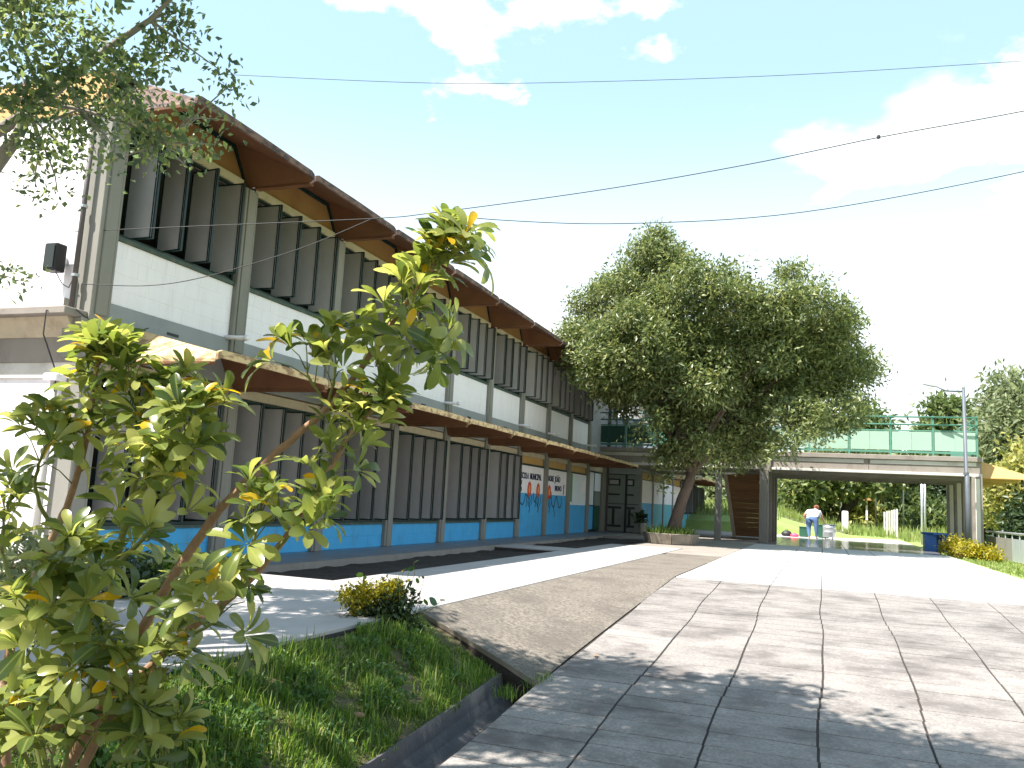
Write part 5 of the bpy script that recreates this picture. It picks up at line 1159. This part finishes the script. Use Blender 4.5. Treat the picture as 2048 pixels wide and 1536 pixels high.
# fallen leaves on the plaza, litter, stones on the bank
for i, (px, py, s, a, lab) in enumerate(((1192, 1316, .085, .3, 'large dry brown leaf lying on the plaza near the gutter end'), (1002, 1372, .05, 1.2, 'dry leaf in the gutter near its far end'), (1700, 1268, .035, 2., 'small dry leaf on the sunlit plaza slabs'), (985, 1415, .07, .9, 'curled dry leaf on the gutter rim'))):
    p = on_z(px, py, -.3)
    for _ in range(8): p = on_z(px, py, g(p.y)+.004)
    if p.x < 5.7: p.z = g(p.y)-.17; p.x = 5.55
    me = leaflet(50+i).mesh('fallen_leaf', M['dryleaf'], True); o = put('fallen_leaf', me, None, p+Vector((0, 0, .012)), (.08, .1, a)); o.scale = (s*1.6, s, s*.6); tag(o, lab, 'leaf', 'fallen leaves')
for px, py, s, lab in ((385, 1536, .05, 'reddish stone at the bottom edge of the grass'), (715, 1472, .045, 'reddish stone half buried near the gutter'), (800, 1490, .05, 'grey red stone on bare earth beside the gutter')):
    p = on_z(px, py-18, -.42); mb = MB(); mb.lathe([(.5, -.4), (.95, -.1), (1, .15), (.7, .5), (.2, .62)], (0, 0, 0), 9)
    mb.v = [(v[0]*s*rnd.uniform(.85, 1.2), v[1]*s*.8*rnd.uniform(.85, 1.2), v[2]*s*.7) for v in mb.v]; o = mb.build('stone', M['stone'], None, True, origin=(p.x, p.y, h(p.x, p.y)+.01)); tag(o, lab, 'stone', 'stones in the grass')

# ------------------------------------------------------------------ the bending person
pb = Vector((7.3, 32.0, 0)); pe = empty('person', pb, 'person in white shirt and blue jeans bending forward beside the metal drum', 'person')
me = bpy.data.meshes.new('body'); b = bmesh.new(); sk = b.verts.layers.skin.verify()
J = {}
def jt(n, p, r, par=None, r2=None):
    v = b.verts.new(Vector(p)); v[sk].radius = (r, r2 or r); J[n] = v
    if par: b.edges.new((J[par], v))
jt('pel', (0, 0, .88), .23, None, .20); jt('wai', (.03, .14, 1.0), .22, 'pel', .19); jt('che', (.06, .34, 1.14), .23, 'wai', .19); jt('nk', (.11, .50, 1.21), .07, 'che'); jt('hd0', (.14, .57, 1.25), .08, 'nk'); jt('hd1', (.17, .65, 1.31), .095, 'hd0'); jt('hd2', (.18, .69, 1.37), .06, 'hd1')
for s, n in ((-1, 'l'), (1, 'r')):
    jt(n+'hp', (s*.12, -.01, .80), .155, 'pel'); jt(n+'kn', (s*.12+(-.03 if s < 0 else .04), .06 if s < 0 else -.02, .46), .10, n+'hp'); jt(n+'an', (s*.12+(-.0 if s < 0 else .05), -.04 if s < 0 else .02, .09), .06, n+'kn'); jt(n+'he', (s*.12+(-.0 if s < 0 else .05), -.05 if s < 0 else .01, .045), .04, n+'an'); jt(n+'to', (s*.15+(-.0 if s < 0 else .05), .13 if s < 0 else .19, .03), .035, n+'he')
    sh = (.06+s*.24, .38, 1.15); jt(n+'sh', sh, .085, 'che')
    if s > 0: el = (.40, .42, .90); wr = (.48, .46, .69); hn = (.50, .48, .62)
    else: el = (-.34, .46, .95); wr = (-.22, .60, .76); hn = (-.18, .63, .70)
    jt(n+'el', el, .058, n+'sh'); jt(n+'wr', wr, .036, n+'el'); jt(n+'hn', hn, .035, n+'wr', .022)
    for f_ in range(5):
        a = (f_-2)*.016; q = Vector(hn)+Vector((a, .02, -.045 if f_ else -.01)); jt(n+'f%d' % f_, q, .009, n+'hn'); jt(n+'g%d' % f_, q+Vector((0, .012, -.035)), .008, n+'f%d' % f_)
J['pel'][sk].use_root = True
b.to_mesh(me); b.free(); tmp = bpy.data.objects.new('body_source', me); COL.objects.link(tmp); tmp.modifiers.new('s', 'SKIN'); ss = tmp.modifiers.new('u', 'SUBSURF'); ss.levels = 2; ss.render_levels = 2
dg = bpy.context.evaluated_depsgraph_get(); bm_ = bpy.data.meshes.new_from_object(tmp.evaluated_get(dg)); bpy.data.objects.remove(tmp, do_unlink=True)
bm_.materials.clear()
for q in ('skin', 'shirt', 'jeans', 'paper'): bm_.materials.append(M[q])
for p in bm_.polygons:
    c = p.center; p.use_smooth = True
    arm = abs(c.x-.06) > .30 and c.z < 1.06
    if c.z < .06: p.material_index = 3
    elif c.z < .10 and abs(c.x) < .3: p.material_index = 0
    elif c.z < .93 and not (c.x > .34 or (c.y > .36)): p.material_index = 2
    elif arm or (c.y > .53) or (c.y > .40 and c.z < .98): p.material_index = 0
    else: p.material_index = 1
put('body', bm_, pe, pb)
hb_ = MB(); hb_.lathe([(.03, -.11), (.085, -.07), (.108, .0), (.10, .06), (.06, .10), (.01, .115)], (0, 0, 0), 14)
hb_.v = [(pb.x+.165+v[0]*1.1, pb.y+.61+v[1]*1.1+v[2]*.3, 1.335+v[2]*1.05) for v in hb_.v]; hb_.build('hair', M['hair'], pe, True)
hb_ = MB(); hb_.lathe([(.01, -.05), (.045, -.03), (.05, .0), (.04, .03), (.01, .045)], (pb.x+.15, pb.y+.50, 1.39), 10); hb_.build('hair_bun', M['hair'], pe, True)
